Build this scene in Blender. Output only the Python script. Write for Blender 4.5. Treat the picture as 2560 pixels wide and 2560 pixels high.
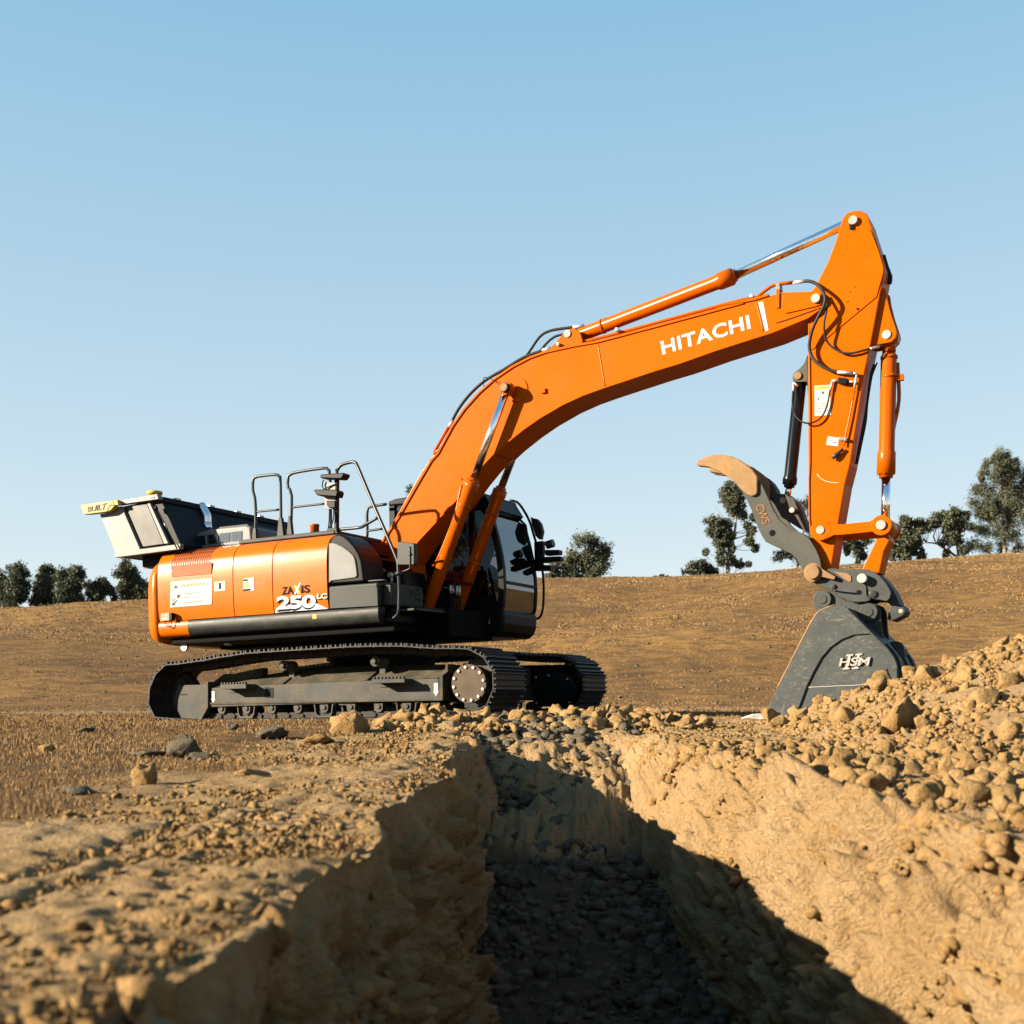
import bpy, bmesh, math, random
import numpy as np
from mathutils import Vector, Matrix

for o in list(bpy.data.objects):
    bpy.data.objects.remove(o, do_unlink=True)
sc = bpy.context.scene
COL = sc.collection
R = math.radians

# ------------------------------------------------------------------ camera
cd = bpy.data.cameras.new('camera')
cam = bpy.data.objects.new('camera', cd)
COL.objects.link(cam)
cam.location = (0, 0, 0.25)
cam.rotation_euler = (R(90), 0, 0)
cd.sensor_width = 36
cd.lens = 36 * 3100 / 2560
cd.shift_y = 465 / 2560
cd.clip_start = 0.05
cd.clip_end = 3000
cd.dof.use_dof = True
cd.dof.focus_distance = 13.8
cd.dof.aperture_fstop = 3.4
sc.camera = cam

# ------------------------------------------------------------------ light
SUN_EL, SUN_AZ = 19.0, 75.0          # azimuth: degrees left of straight behind the camera
sd = Vector((-math.sin(R(SUN_AZ)) * math.cos(R(SUN_EL)), -math.cos(R(SUN_AZ)) * math.cos(R(SUN_EL)), math.sin(R(SUN_EL))))
ld = bpy.data.lights.new('sun', 'SUN')
ld.energy = 5.0
ld.angle = R(0.55)
ld.color = (1.0, 0.86, 0.66)
sun = bpy.data.objects.new('sun', ld)
COL.objects.link(sun)
sun.rotation_euler = sd.to_track_quat('Z', 'Y').to_euler()
sun.location = (-20, -6, 14)
w = bpy.data.worlds.new('World')
sc.world = w
w.use_nodes = True
nt = w.node_tree
for n in list(nt.nodes):
    nt.nodes.remove(n)
sky = nt.nodes.new('ShaderNodeTexSky')
sky.sky_type = 'NISHITA'
sky.sun_disc = False
sky.sun_elevation = R(SUN_EL)
sky.sun_rotation = math.atan2(sd.x, sd.y)
sky.altitude = 0
sky.air_density = 1.0
sky.dust_density = 0.0
sky.ozone_density = 1.0
bg = nt.nodes.new('ShaderNodeBackground')
bg.inputs['Strength'].default_value = 0.05
wo = nt.nodes.new('ShaderNodeOutputWorld')
# summer haze: paler towards the horizon all the way round, deeper overhead, laid over the clear-sky model
def wn(kind, **kw):
    x = nt.nodes.new(kind)
    for k_, v_ in kw.items(): setattr(x, k_, v_)
    return x
mu = wn('ShaderNodeMix', data_type='RGBA', blend_type='MULTIPLY'); mu.inputs[0].default_value = 1
mu.inputs[7].default_value = (.215, .15, .107, 1)
nt.links.new(sky.outputs[0], mu.inputs[6])
tc = wn('ShaderNodeTexCoord'); sx = wn('ShaderNodeSeparateXYZ')
nt.links.new(tc.outputs['Generated'], sx.inputs[0])
rp = wn('ShaderNodeValToRGB')
HZ = lambda z: tuple(max(lo_, A_ - B_ * z) for A_, B_, lo_ in ((.60, .76, .13), (.72, .50, .34), (.79, .22, .6))) + (1,)
el = rp.color_ramp.elements
el[0].position, el[0].color = 0.0, HZ(0.0)
el[1].position, el[1].color = 1.0, HZ(1.0)
for z_ in (.25, .5, .75):
    e_ = el.new(z_); e_.color = HZ(z_)
nt.links.new(sx.outputs['Z'], rp.inputs[0])
sc_h = wn('ShaderNodeMix', data_type='RGBA', blend_type='MULTIPLY'); sc_h.inputs[0].default_value = 1
sc_h.inputs[7].default_value = (4.35, 4.35, 4.35, 1)
nt.links.new(rp.outputs[0], sc_h.inputs[6])
ad = wn('ShaderNodeMix', data_type='RGBA', blend_type='ADD'); ad.inputs[0].default_value = 1
nt.links.new(mu.outputs[2], ad.inputs[6]); nt.links.new(sc_h.outputs[2], ad.inputs[7])
nt.links.new(ad.outputs[2], bg.inputs[0])
nt.links.new(bg.outputs[0], wo.inputs[0])
sc.view_settings.view_transform = 'Standard'
sc.view_settings.look = 'None'
sc.view_settings.gamma = 1
sc.view_settings.use_curve_mapping = False
sc.view_settings.exposure = 2.2
sc.cycles.max_bounces = 6
sc.cycles.transparent_max_bounces = 8
sc.cycles.caustics_reflective = False
sc.cycles.caustics_refractive = False

# ------------------------------------------------------------------ materials
MATS = {}
class NT:
    """small helper to wire a node tree"""
    def __init__(s, name):
        s.m = bpy.data.materials.new(name)
        s.m.use_nodes = True
        s.t = s.m.node_tree
        s.b = s.t.nodes['Principled BSDF']
        s.co = s.t.nodes.new('ShaderNodeTexCoord')
    def n(s, kind, **kw):
        x = s.t.nodes.new(kind)
        for k, v in kw.items():
            if k in x.inputs.keys():
                x.inputs[k].default_value = v
            else:
                setattr(x, k, v)
        return x
    def l(s, a, b):
        s.t.links.new(a, b)
    def coords(s, scale=(1, 1, 1), src='Object', rot=(0, 0, 0)):
        mp = s.n('ShaderNodeMapping')
        mp.inputs['Scale'].default_value = scale
        mp.inputs['Rotation'].default_value = rot
        s.l(s.co.outputs[src], mp.inputs['Vector'])
        return mp.outputs[0]
    def noise(s, scale, detail=4, rough=.55, vec=None, dist=0.0):
        x = s.n('ShaderNodeTexNoise', Scale=scale, Detail=detail, Roughness=rough, Distortion=dist)
        s.l(vec if vec is not None else s.co.outputs['Object'], x.inputs['Vector'])
        return x.outputs['Fac']
    def ramp(s, fac, stops):
        x = s.n('ShaderNodeValToRGB')
        e = x.color_ramp.elements
        e[0].position, e[0].color = stops[0][0], tuple(stops[0][1]) + (1,)
        e[1].position, e[1].color = stops[-1][0], tuple(stops[-1][1]) + (1,)
        for p, c in stops[1:-1]:
            k = e.new(p); k.color = tuple(c) + (1,)
        s.l(fac, x.inputs[0])
        return x.outputs[0]
    def val(s, fac, a, b, lo=0, hi=1):
        x = s.n('ShaderNodeMapRange')
        x.inputs['From Min'].default_value = a; x.inputs['From Max'].default_value = b
        x.inputs['To Min'].default_value = lo; x.inputs['To Max'].default_value = hi
        s.l(fac, x.inputs[0])
        return x.outputs[0]
    def mix(s, fac, a, b, blend='MIX'):
        x = s.n('ShaderNodeMix', data_type='RGBA', blend_type=blend)
        for sock, v in ((x.inputs[0], fac), (x.inputs[6], a), (x.inputs[7], b)):
            if hasattr(v, 'links'):
                s.l(v, sock)
            elif isinstance(v, (int, float)):
                sock.default_value = v
            else:
                sock.default_value = tuple(v) + (1,)
        return x.outputs[2]
    def bump(s, h, strength, dist=.02):
        x = s.n('ShaderNodeBump', Strength=strength, Distance=dist)
        s.l(h, x.inputs['Height'])
        s.l(x.outputs[0], s.b.inputs['Normal'])
    def set(s, **kw):
        for k, v in kw.items():
            sock = s.b.inputs[k.replace('_', ' ')]
            if hasattr(v, 'links'):
                s.l(v, sock)
            else:
                sock.default_value = tuple(v) + (1,) if isinstance(v, tuple) and len(v) == 3 else v

ALB = .325          # machine base colours scaled down to balance the raised exposure
def paint(name, col, rough=.4, dust=.25, dustcol=(.34, .24, .14), metal=0.0, scratch=.0, scratchcol=(.9, .6, .35), var=.12, spec=.5, bump=.0, alb=None):
    alb = alb * .77 if alb else ALB
    k = NT(name)
    col, dustcol, scratchcol = [tuple(x * alb for x in q) for q in (col, dustcol, scratchcol)]
    c = k.mix(k.val(k.noise(2.2, 3), .3, .7), tuple(x * (1 - var) for x in col), tuple(min(1, x * (1 + var)) for x in col))
    dn = k.noise(3.5, 8, .68)
    fine = k.noise(38, 3, .6)
    df = k.n('ShaderNodeMath', operation='MULTIPLY')
    k.l(k.val(dn, .42, .75, 0, dust * 1.6), df.inputs[0]); k.l(k.val(fine, .3, .7, .35, 1), df.inputs[1])
    c = k.mix(df.outputs[0], c, dustcol)
    rg = k.val(dn, .35, .75, rough, min(.9, rough + .3 * (dust + .2)))
    if scratch > 0:
        s1 = k.noise(9, 4, .7, k.coords((.5, 1, 4.5), rot=(0, .15, 0)), 1.2)
        big = k.noise(1.6, 2, .5)
        f = k.n('ShaderNodeMath', operation='MULTIPLY')
        k.l(k.val(s1, .62, .72, 0, scratch), f.inputs[0]); k.l(k.val(big, .4, .65, 0, 1), f.inputs[1])
        c = k.mix(f.outputs[0], c, scratchcol)
    k.set(Base_Color=c, Roughness=rg, Metallic=metal)
    k.b.inputs['Specular IOR Level'].default_value = spec * .3
    if bump:
        k.bump(k.noise(60, 4, .6), bump, .004)
    MATS[name] = k.m
    return k.m

def worn(name, col, rust=(.25, .10, .03), amt=.5, rough=.55, sc_=14, metal=.3, scratch=.6, tan=(.42, .33, .22)):
    """bare dark steel with scuffs and rust"""
    k = NT(name)
    col, rust, tan = [tuple(x * ALB for x in q) for q in (col, rust, tan)]
    n1 = k.noise(5, 8, .7)
    n2 = k.noise(sc_, 6, .7, k.coords((1, 1, 2.2), rot=(0, .5, 0)), 2.0)
    n3 = k.noise(sc_ * 3, 5, .75, k.coords((2.6, 1, .8), rot=(0, -.4, 0)), 2.5)
    c = k.mix(k.val(n1, .3, .7), tuple(x * .78 for x in col), tuple(x * 1.25 for x in col))
    c = k.mix(k.val(n2, .55, .72, 0, scratch), c, tan)
    c = k.mix(k.val(n3, .6, .68, 0, scratch * .55), c, (.2, .18, .146))
    c = k.mix(k.val(n1, .6, .72, 0, amt), c, rust)
    k.set(Base_Color=c, Roughness=k.val(n2, .3, .7, rough - .1, rough + .2), Metallic=metal)
    k.b.inputs['Specular IOR Level'].default_value = .15
    k.bump(n3, .25, .003)
    MATS[name] = k.m
    return k.m

def plain(name, col, rough=.5, metal=0.0, spec=.5):
    k = NT(name)
    if metal < .9:
        col = tuple(x * ALB for x in col)
    c = k.mix(k.val(k.noise(25, 4, .6), .35, .7), tuple(x * .9 for x in col), tuple(min(1, x * 1.1) for x in col))
    k.set(Base_Color=c, Roughness=rough, Metallic=metal)
    k.b.inputs['Specular IOR Level'].default_value = spec * .4
    MATS[name] = k.m
    return k.m

paint('orange', (1.0, .178, .0), .28, .10, (.66, .17, .03), var=.06, spec=.12, scratch=.18, scratchcol=(.95, .34, .1))
paint('orange_panel', (.95, .2, .0), .3, .06, (.75, .22, .03), scratch=.6, scratchcol=(1.0, .5, .2), var=.06, spec=.35)
paint('orange_cylinder', (.86, .15, .0), .22, .04, (.5, .14, .02), var=.03, spec=.4)
paint('orange_vent', (.62, .11, .002), .5, .1, (.4, .14, .03))
paint('dark_red', (.16, .014, .005), .5, .2, (.08, .04, .02), spec=.2)
paint('grey_skirt', (.028, .031, .029), .42, .25, (.16, .15, .13), scratch=.35, scratchcol=(.4, .38, .33), var=.2)
paint('grey_panel', (.34, .35, .35), .33, .3, (.16, .17, .16), var=.15)
paint('grey_box', (.045, .05, .048), .48, .28, (.18, .17, .145), scratch=.3, scratchcol=(.36, .34, .3), var=.2)
paint('frame_grey', (.075, .08, .078), .5, .8, (.26, .21, .14), var=.25, scratch=.25, scratchcol=(.32, .29, .23))
paint('frame_dust', (.09, .085, .065), .75, .95, (.26, .2, .12), var=.25, bump=.4)
paint('black_trim', (.007, .008, .009), .38, .08, (.05, .045, .035), spec=.3)
paint('deep_black', (.006, .006, .006), .7, .15, (.04, .032, .025), spec=.15)
paint('black_hose', (.012, .012, .012), .5, .15, (.1, .09, .07))
paint('hose_wrap', (.03, .028, .026), .5, .3, (.22, .19, .15))
paint('hopper_light', (.42, .405, .39), .36, .3, (.3, .28, .25), var=.1)
paint('hopper_mid', (.16, .16, .145), .4, .35, (.34, .32, .28), var=.35)
paint('hopper_dark', (.014, .018, .022), .45, .15, (.05, .05, .045), spec=.3)
paint('cream_yellow', (.72, .55, .2), .45, .15, (.8, .68, .4), alb=.42)
paint('mustard', (.5, .34, .03), .45, .15, (.4, .3, .1), alb=.8)
paint('letter_shade', (.1, .065, .02), .5, .1, (.2, .15, .07), alb=.8)  # cream letters in a darker tan, their relief shadows painted into the colour
paint('lamp_orange', (.75, .16, .01), .3, .1)
paint('white_decal', (.78, .77, .74), .45, .12, (.6, .52, .42), var=.03, alb=.5, spec=.1)
paint('warning_orange', (.8, .52, .36), .45, .1, (.8, .6, .5), alb=.8)
paint('grey_ink', (.1, .085, .075), .6, .05, alb=.8, spec=.1)
paint('black_ink', (.015, .015, .018), .6, .03, spec=.1)
paint('decal_blue', (.52, .6, .85), .5, .1, alb=.8)
paint('decal_yellow', (.85, .55, .08), .5, .1, alb=.8)
paint('red_label', (.8, .2, .12), .5, .2, (.8, .5, .4), alb=.8)
paint('shoe_steel', (.06, .06, .06), .42, .4, (.27, .21, .14), metal=.35, var=.2)
paint('chain_steel', (.045, .04, .035), .55, .6, (.2, .15, .1), metal=.2, var=.25)
worn('bucket_steel', (.098, .112, .112), rust=(.3, .2, .1), amt=.6, rough=.5, sc_=7, metal=.1, scratch=.85, tan=(.36, .31, .22))
worn('cutter_steel', (.098, .112, .112), rust=(.4, .22, .09), amt=.7, rough=.5, sc_=7, metal=.1, scratch=.85, tan=(.36, .31, .22))
worn('coupler_steel', (.09, .10, .098), rust=(.14, .1, .06), amt=.4, rough=.55, metal=.1, scratch=.35)
worn('thumb_steel', (.11, .115, .10), rust=(.13, .1, .06), amt=.4, rough=.55, metal=.1, scratch=.25)
worn('rusty_tip', (.5, .29, .13), rust=(.75, .26, .03), amt=.95, rough=.65, sc_=9, metal=0, scratch=.5)
worn('rust_letter', (.6, .25, .08), rust=(.8, .32, .08), amt=.6, rough=.7, metal=0)
worn('rust_pin', (.45, .26, .13), rust=(.5, .22, .06), amt=.7, rough=.6, metal=.2)
worn('drive_cover', (.15, .105, .07), rust=(.2, .105, .05), amt=.5, rough=.6, metal=.1, scratch=.3)
worn('tooth_steel', (.7, .66, .6), rust=(.3, .22, .14), amt=.4, rough=.35, metal=.7, scratch=.4)
plain('chrome', (.82, .83, .85), .09, 1.0)
plain('pipe_chrome', (.7, .7, .7), .22, 1.0)
paint('pin_steel', (.66, .63, .6), .5, .3, (.36, .3, .23), alb=.42)
paint('bolt_steel', (.6, .58, .54), .35, .2, (.3, .26, .2), metal=.6, alb=.9)
plain('black_gloss', (.01, .011, .013), .2)
plain('mirror_back', (.022, .024, .026), .45)
plain('seat_cloth', (.03, .03, .035), .8)
plain('rail_steel', (.07, .075, .078), .35, .3)
paint('letter_white', (.82, .81, .8), .5, .1, (.7, .6, .5), var=.02, alb=.6, spec=.1)
plain('bead_orange', (.9, .24, .02), .25)
plain('seam_dark', (.16, .02, .004), .6)

def glass(name, tint, refl=.6, rough=.02):
    k = NT(name)
    t = k.t
    tr = k.n('ShaderNodeBsdfTransparent'); tr.inputs[0].default_value = tuple(tint) + (1,)
    gl = k.n('ShaderNodeBsdfGlossy'); gl.inputs['Roughness'].default_value = rough
    gl.inputs[0].default_value = (.95, .97, 1, 1)
    fr = k.n('ShaderNodeFresnel'); fr.inputs[0].default_value = 1.52
    nz = k.n('ShaderNodeBump', Strength=.06, Distance=.02)
    k.l(k.noise(4, 2), nz.inputs['Height'])
    k.l(nz.outputs[0], gl.inputs['Normal']); k.l(nz.outputs[0], fr.inputs['Normal'])
    mx = k.n('ShaderNodeMixShader')
    ad = k.n('ShaderNodeMath', operation='MULTIPLY_ADD'); ad.inputs[1].default_value = 1.5; ad.inputs[2].default_value = refl * .1
    k.l(fr.outputs[0], ad.inputs[0])
    k.l(ad.outputs[0], mx.inputs[0]); k.l(tr.outputs[0], mx.inputs[1]); k.l(gl.outputs[0], mx.inputs[2])
    out = [x for x in t.nodes if x.type == 'OUTPUT_MATERIAL'][0]
    k.l(mx.outputs[0], out.inputs[0])
    t.nodes.remove(k.b)
    MATS[name] = k.m
glass('cab_glass', (.4, .46, .48), .5)
glass('hood_glass', (.35, .36, .34), 1.6, .1)

# ------------------------------------------------------------------ mesh helpers
def link(name, me, mat=None, parent=None, smooth=False, bevel=0.0, seg=2):
    o = bpy.data.objects.new(name, me)
    COL.objects.link(o)
    if mat is not None and not me.materials:
        me.materials.append(MATS[mat] if isinstance(mat, str) else mat)
    if parent is not None:
        o.parent = parent
    if smooth:
        me.polygons.foreach_set('use_smooth', np.ones(len(me.polygons), dtype=bool))
    if bevel:
        b = o.modifiers.new('bevel', 'BEVEL')
        b.width = bevel; b.segments = seg; b.limit_method = 'ANGLE'; b.angle_limit = R(35)
        b.harden_normals = False
    return o

class MB:
    """collects solid shapes into one mesh; points are (t, n, z): forward, towards the near side, up"""
    def __init__(s):
        s.v, s.f, s.sm, s.marks = [], [], [], []
    def add(s, v, f, smooth=False):
        k = len(s.v)
        s.marks.append((k, len(s.f)))
        s.v += [tuple(p) for p in v]
        s.f += [tuple(i + k for i in q) for q in f]
        s.sm += [smooth] * len(f)
        return s
    def prism(s, poly, n0, n1):
        m = len(poly)
        a = sum(poly[i][0] * poly[(i + 1) % m][1] - poly[(i + 1) % m][0] * poly[i][1] for i in range(m))
        if a < 0:
            poly = poly[::-1]
        if n0 > n1:
            n0, n1 = n1, n0
        v = [(t, n1, z) for t, z in poly] + [(t, n0, z) for t, z in poly]
        f = [tuple(range(m)), tuple(range(2 * m - 1, m - 1, -1))]
        f += [((i + 1) % m, i, i + m, (i + 1) % m + m) for i in range(m)]
        return s.add(v, f)
    def prism_t(s, sect, t0, t1):
        """cross-section (n, z) swept along t"""
        m = len(sect)
        v = [(t0, n, z) for n, z in sect] + [(t1, n, z) for n, z in sect]
        f = [tuple(range(m)), tuple(range(2 * m - 1, m - 1, -1))]
        f += [((i + 1) % m, i, i + m, (i + 1) % m + m) for i in range(m)]
        return s.add(v, f)
    def box(s, t0, t1, n0, n1, z0, z1):
        return s.prism([(t0, z0), (t1, z0), (t1, z1), (t0, z1)], n0, n1)
    def ribbon(s, pts, th, n0, n1):
        """plate of given thickness following an open outline in the side plane"""
        P = [Vector((a, b)) for a, b in pts]
        off = []
        for i, p in enumerate(P):
            d = (P[min(i + 1, len(P) - 1)] - P[max(i - 1, 0)]).normalized()
            off.append(p + Vector((-d.y, d.x)) * th)
        a, b = min(n0, n1), max(n0, n1)
        for i in range(len(P) - 1):
            pass
        v = []
        for p, q in zip(P, off):
            v += [(p.x, b, p.y), (p.x, a, p.y), (q.x, a, q.y), (q.x, b, q.y)]
        f = [(0, 1, 2, 3)]
        for i in range(len(P) - 1):
            k = 4 * i
            f += [(k, k + 4, k + 5, k + 1), (k + 1, k + 5, k + 6, k + 2), (k + 2, k + 6, k + 7, k + 3), (k + 3, k + 7, k + 4, k)]
        k = 4 * (len(P) - 1)
        f.append((k + 3, k + 2, k + 1, k))
        return s.add(v, f)
    def lathe(s, p0, p1, prof, seg=16, caps=True):
        """rings of (distance from p0, radius) along the axis p0 to p1"""
        p0, p1 = Vector(p0), Vector(p1)
        ax = (p1 - p0).normalized()
        u = ax.orthogonal().normalized()
        w_ = ax.cross(u)
        v, f = [], []
        for d, r in prof:
            for i in range(seg):
                an = 2 * math.pi * i / seg
                v.append(p0 + ax * d + (u * math.cos(an) + w_ * math.sin(an)) * r)
        for j in range(len(prof) - 1):
            for i in range(seg):
                i2 = (i + 1) % seg
                f.append((j * seg + i, j * seg + i2, (j + 1) * seg + i2, (j + 1) * seg + i))
        s.add(v, f, True)
        if caps:
            k = len(s.v) - len(v)
            s.f.append(tuple(k + i for i in range(seg))[::-1]); s.sm.append(False)
            k2 = k + (len(prof) - 1) * seg
            s.f.append(tuple(k2 + i for i in range(seg))); s.sm.append(False)
        return s
    def rod(s, p0, p1, r, seg=12):
        return s.lathe(p0, p1, [(0, r), ((Vector(p1) - Vector(p0)).length, r)], seg)
    def disc(s, c, r, n0, n1, seg=24):
        return s.rod((c[0], n0, c[1]), (c[0], n1, c[1]), r, seg)
    def tube(s, pts, r, seg=8, step=.05, rib=0.0, closed=False):
        P = smooth_path(pts, step)
        frames = []
        t0 = (P[1] - P[0]).normalized()
        u = t0.orthogonal().normalized()
        v, f = [], []
        for i, p in enumerate(P):
            t = (P[min(i + 1, len(P) - 1)] - P[max(i - 1, 0)])
            if t.length < 1e-9:
                t = t0.copy()
            t.normalize()
            u = (u - t * u.dot(t)).normalized()
            w_ = t.cross(u)
            rr = r * (1 + (rib if i % 2 else 0))
            for k in range(seg):
                an = 2 * math.pi * k / seg
                v.append(p + (u * math.cos(an) + w_ * math.sin(an)) * rr)
        for j in range(len(P) - 1):
            for i in range(seg):
                i2 = (i + 1) % seg
                f.append((j * seg + i, j * seg + i2, (j + 1) * seg + i2, (j + 1) * seg + i))
        f.append(tuple(range(seg))[::-1])
        f.append(tuple((len(P) - 1) * seg + i for i in range(seg)))
        return s.add(v, f, True)
    def mesh(s, name, flip=True):
        me = bpy.data.meshes.new(name)
        vv = [(a, -b, c) for a, b, c in s.v] if flip else s.v
        me.from_pydata(vv, [], s.f)
        bm = bmesh.new(); bm.from_mesh(me)
        bmesh.ops.recalc_face_normals(bm, faces=bm.faces)
        bm.to_mesh(me); bm.free()
        me.polygons.foreach_set('use_smooth', np.array(s.sm, dtype=bool))
        me.update()
        return me
    def build(s, name, mat, parent=None, bevel=0.0, seg=2):
        return link(name, s.mesh(name), mat, parent, False, bevel, seg)

def build_split(m, name, mat, parent=None, bevel=0.0):
    """every shape collected in m becomes a part of its own"""
    out = []
    mk = m.marks + [(len(m.v), len(m.f))]
    for (v0, f0), (v1, f1) in zip(mk[:-1], mk[1:]):
        q = MB()
        q.v = m.v[v0:v1]; q.f = [tuple(i - v0 for i in p) for p in m.f[f0:f1]]; q.sm = m.sm[f0:f1]
        out.append(q.build(name, mat, parent, bevel))
    return out

def smooth_path(pts, step):
    P = [Vector(p) for p in pts]
    if len(P) == 2:
        k = max(1, int((P[1] - P[0]).length / step))
        return [P[0].lerp(P[1], i / k) for i in range(k + 1)]
    out = []
    Q = [P[0] * 2 - P[1]] + P + [P[-1] * 2 - P[-2]]
    for i in range(1, len(Q) - 2):
        a, b, c, d = Q[i - 1], Q[i], Q[i + 1], Q[i + 2]
        k = max(2, int((c - b).length / step))
        for j in range(k):
            t = j / k
            out.append(.5 * ((2 * b) + (c - a) * t + (2 * a - 5 * b + 4 * c - d) * t * t + (3 * b - a - 3 * c + d) * t ** 3))
    out.append(P[-1])
    return out

def text_mesh(body, corners, n0, depth, bold=0.0, spacing=1.0):
    """lettering fitted to four corners (bl, br, tr, tl) of the side plane, standing proud of n0 by depth"""
    cu = bpy.data.curves.new('txt', 'FONT')
    cu.body = body; cu.extrude = .05; cu.offset = bold; cu.resolution_u = 3; cu.space_character = spacing
    o = bpy.data.objects.new('txt', cu)
    COL.objects.link(o)
    bpy.context.view_layer.update()
    me = bpy.data.meshes.new_from_object(o.evaluated_get(bpy.context.evaluated_depsgraph_get()))
    bpy.data.objects.remove(o, do_unlink=True); bpy.data.curves.remove(cu)
    co = np.empty(len(me.vertices) * 3); me.vertices.foreach_get('co', co); co = co.reshape(-1, 3)
    lo, hi = co.min(0), co.max(0)
    q = (co - lo) / np.maximum(hi - lo, 1e-6)
    bl, br, tr, tl = [np.array(c) for c in corners]
    a, b = q[:, :1], q[:, 1:2]
    p = bl * (1 - a) * (1 - b) + br * a * (1 - b) + tr * a * b + tl * (1 - a) * b
    res = np.column_stack([p[:, 0], -(n0 + depth * (q[:, 2])), p[:, 1]])
    me.vertices.foreach_set('co', res.ravel()); me.update()
    me.materials.clear()
    return me
def lettering(name, body, corners, n0, mat, parent, depth=.004, bold=0.0, spacing=1.0):
    return link(name, text_mesh(body, corners, n0, depth, bold, spacing), mat, parent)

def tag(o, label, cat, group=None, kind=None):
    if label: o['label'] = label
    if cat: o['category'] = cat
    if group: o['group'] = group
    if kind: o['kind'] = kind
    return o

# ------------------------------------------------------------------ noise (numpy)
def _hash(ix, iy, iz, seed):
    h = (ix.astype(np.int64) * 374761393 + iy.astype(np.int64) * 668265263 + iz.astype(np.int64) * 2147483647 + seed * 1274126177) & 0xFFFFFFFF
    h = ((h ^ (h >> 13)) * 1274126177) & 0xFFFFFFFF
    h = ((h ^ (h >> 15)) * 2246822519) & 0xFFFFFFFF
    return ((h ^ (h >> 16)) & 0xFFFFFF) / float(0xFFFFFF)
def vnoise(x, y, z, seed=0):
    fx, fy, fz = np.floor(x), np.floor(y), np.floor(z)
    ux, uy, uz = x - fx, y - fy, z - fz
    ux, uy, uz = [q * q * q * (q * (q * 6 - 15) + 10) for q in (ux, uy, uz)]
    r = 0
    for a in (0, 1):
        for b in (0, 1):
            for c in (0, 1):
                wgt = (ux if a else 1 - ux) * (uy if b else 1 - uy) * (uz if c else 1 - uz)
                r = r + wgt * _hash(fx + a, fy + b, fz + c, seed)
    return r * 2 - 1
def fbm(x, y, z, scale, octaves=4, gain=.5, seed=0):
    r = np.zeros_like(x); a = 1.0
    for i in range(octaves):
        r += a * vnoise(x * scale + 17.3 * i, y * scale - 9.1 * i, z * scale + 4.7 * i, seed + i)
        a *= gain; scale *= 2.03
    return r
def cells(x, y, z, scale, seed=0):
    """distance to the nearest of scattered points, in cell units"""
    X, Y, Z = x * scale, y * scale, z * scale
    fx, fy, fz = np.floor(X), np.floor(Y), np.floor(Z)
    d = np.full_like(X, 9.0)
    for a in (-1, 0, 1):
        for b in (-1, 0, 1):
            for c in (-1, 0, 1):
                cx, cy, cz = fx + a, fy + b, fz + c
                px = cx + _hash(cx, cy, cz, seed); py = cy + _hash(cx, cy, cz, seed + 7); pz = cz + _hash(cx, cy, cz, seed + 13)
                d = np.minimum(d, (px - X) ** 2 + (py - Y) ** 2 + (pz - Z) ** 2)
    return np.sqrt(d)
def sstep(x, a, b):
    t = np.clip((x - a) / (b - a), 0, 1)
    return t * t * (3 - 2 * t)

# ================================================================== the ground: field, hillside, trench, spoil heap
RX = [-4000, 0, 150, 290, 370, 1000, 1340, 1500, 1600, 1700, 1820, 1990, 2210, 2330, 2430, 2560, 4000]
RY = [1526, 1526, 1523, 1523, 1522, 1475, 1457, 1454, 1455, 1449, 1441, 1430, 1412, 1402, 1395, 1386, 1330]
YR = 150.0                                   # distance of the ridge
def ridge_height(X, Y):
    b = 1280 + 3100 * X / np.maximum(Y, 20)
    return .25 + (1745 - np.interp(b, RX, RY)) / 3100 * YR
def field(X, Y):
    """the lie of the land without trench and heaps"""
    near = .012 * np.clip(X + 2, -8, 1.2) - .024 * np.clip(12 - Y, 0, 11)
    z = near * (1 - sstep(Y, 22, 48))
    s = np.clip((Y - 34) / (YR - 34), 0, 1)
    hill = ridge_height(X, Y) * (.25 * s + .75 * s ** 1.5 * (1.9 - .9 * s))
    und = (fbm(X, Y, X * 0, .032, 3, .5, 5) * 1.0 + fbm(X, Y * .5, X * 0, .16, 3, .55, 6) * .16) * sstep(Y, 30, 70) * (1 - .6 * sstep(Y, 110, 150))
    return z + hill + und - .045 * np.clip(Y - YR, 0, 5000) * sstep(Y, YR, YR + 30)
def heap(X, Y):
    h = .46 * np.clip(X - 2.10, 0, None)
    h = 1.5 * (1 - np.exp(-h / 1.5)) * 1.12
    return h * sstep(Y, 5.6, 9.2) * (1 - sstep(Y, 9.6, 12.2))
def berm(X, Y):
    return .085 * np.exp(-((Y - 10.9 - .15 * np.sin(X * 2.1)) / .55) ** 2) * sstep(X, -1.35, -.6) * (1 - sstep(X, 1.1, 1.9))
def rim_left(Y):
    return np.interp(Y, [-5, 0, 2, 3, 4.2, 7, 10], [-.5, -.5, -.5, -.53, -.42, -.35, -.30]) + .05 * np.sin(Y * 2.3) + .035 * np.sin(Y * 5.1 + 1)
def rim_right(Y):
    return np.interp(Y, [-5, 0, 4.2, 5.5, 7, 9, 10.5], [1.58, 1.56, 1.53, 1.48, 1.37, 1.15, .98]) + .04 * np.sin(Y * 1.9 + 2) + .03 * np.sin(Y * 4.3)
def depth(Y):
    return 1.5 * (1 - sstep(Y, 5.6, 10.7))
def surface(X, Y):
    """ground height outside the trench"""
    return field(X, Y) + heap(X, Y) + berm(X, Y)
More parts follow.
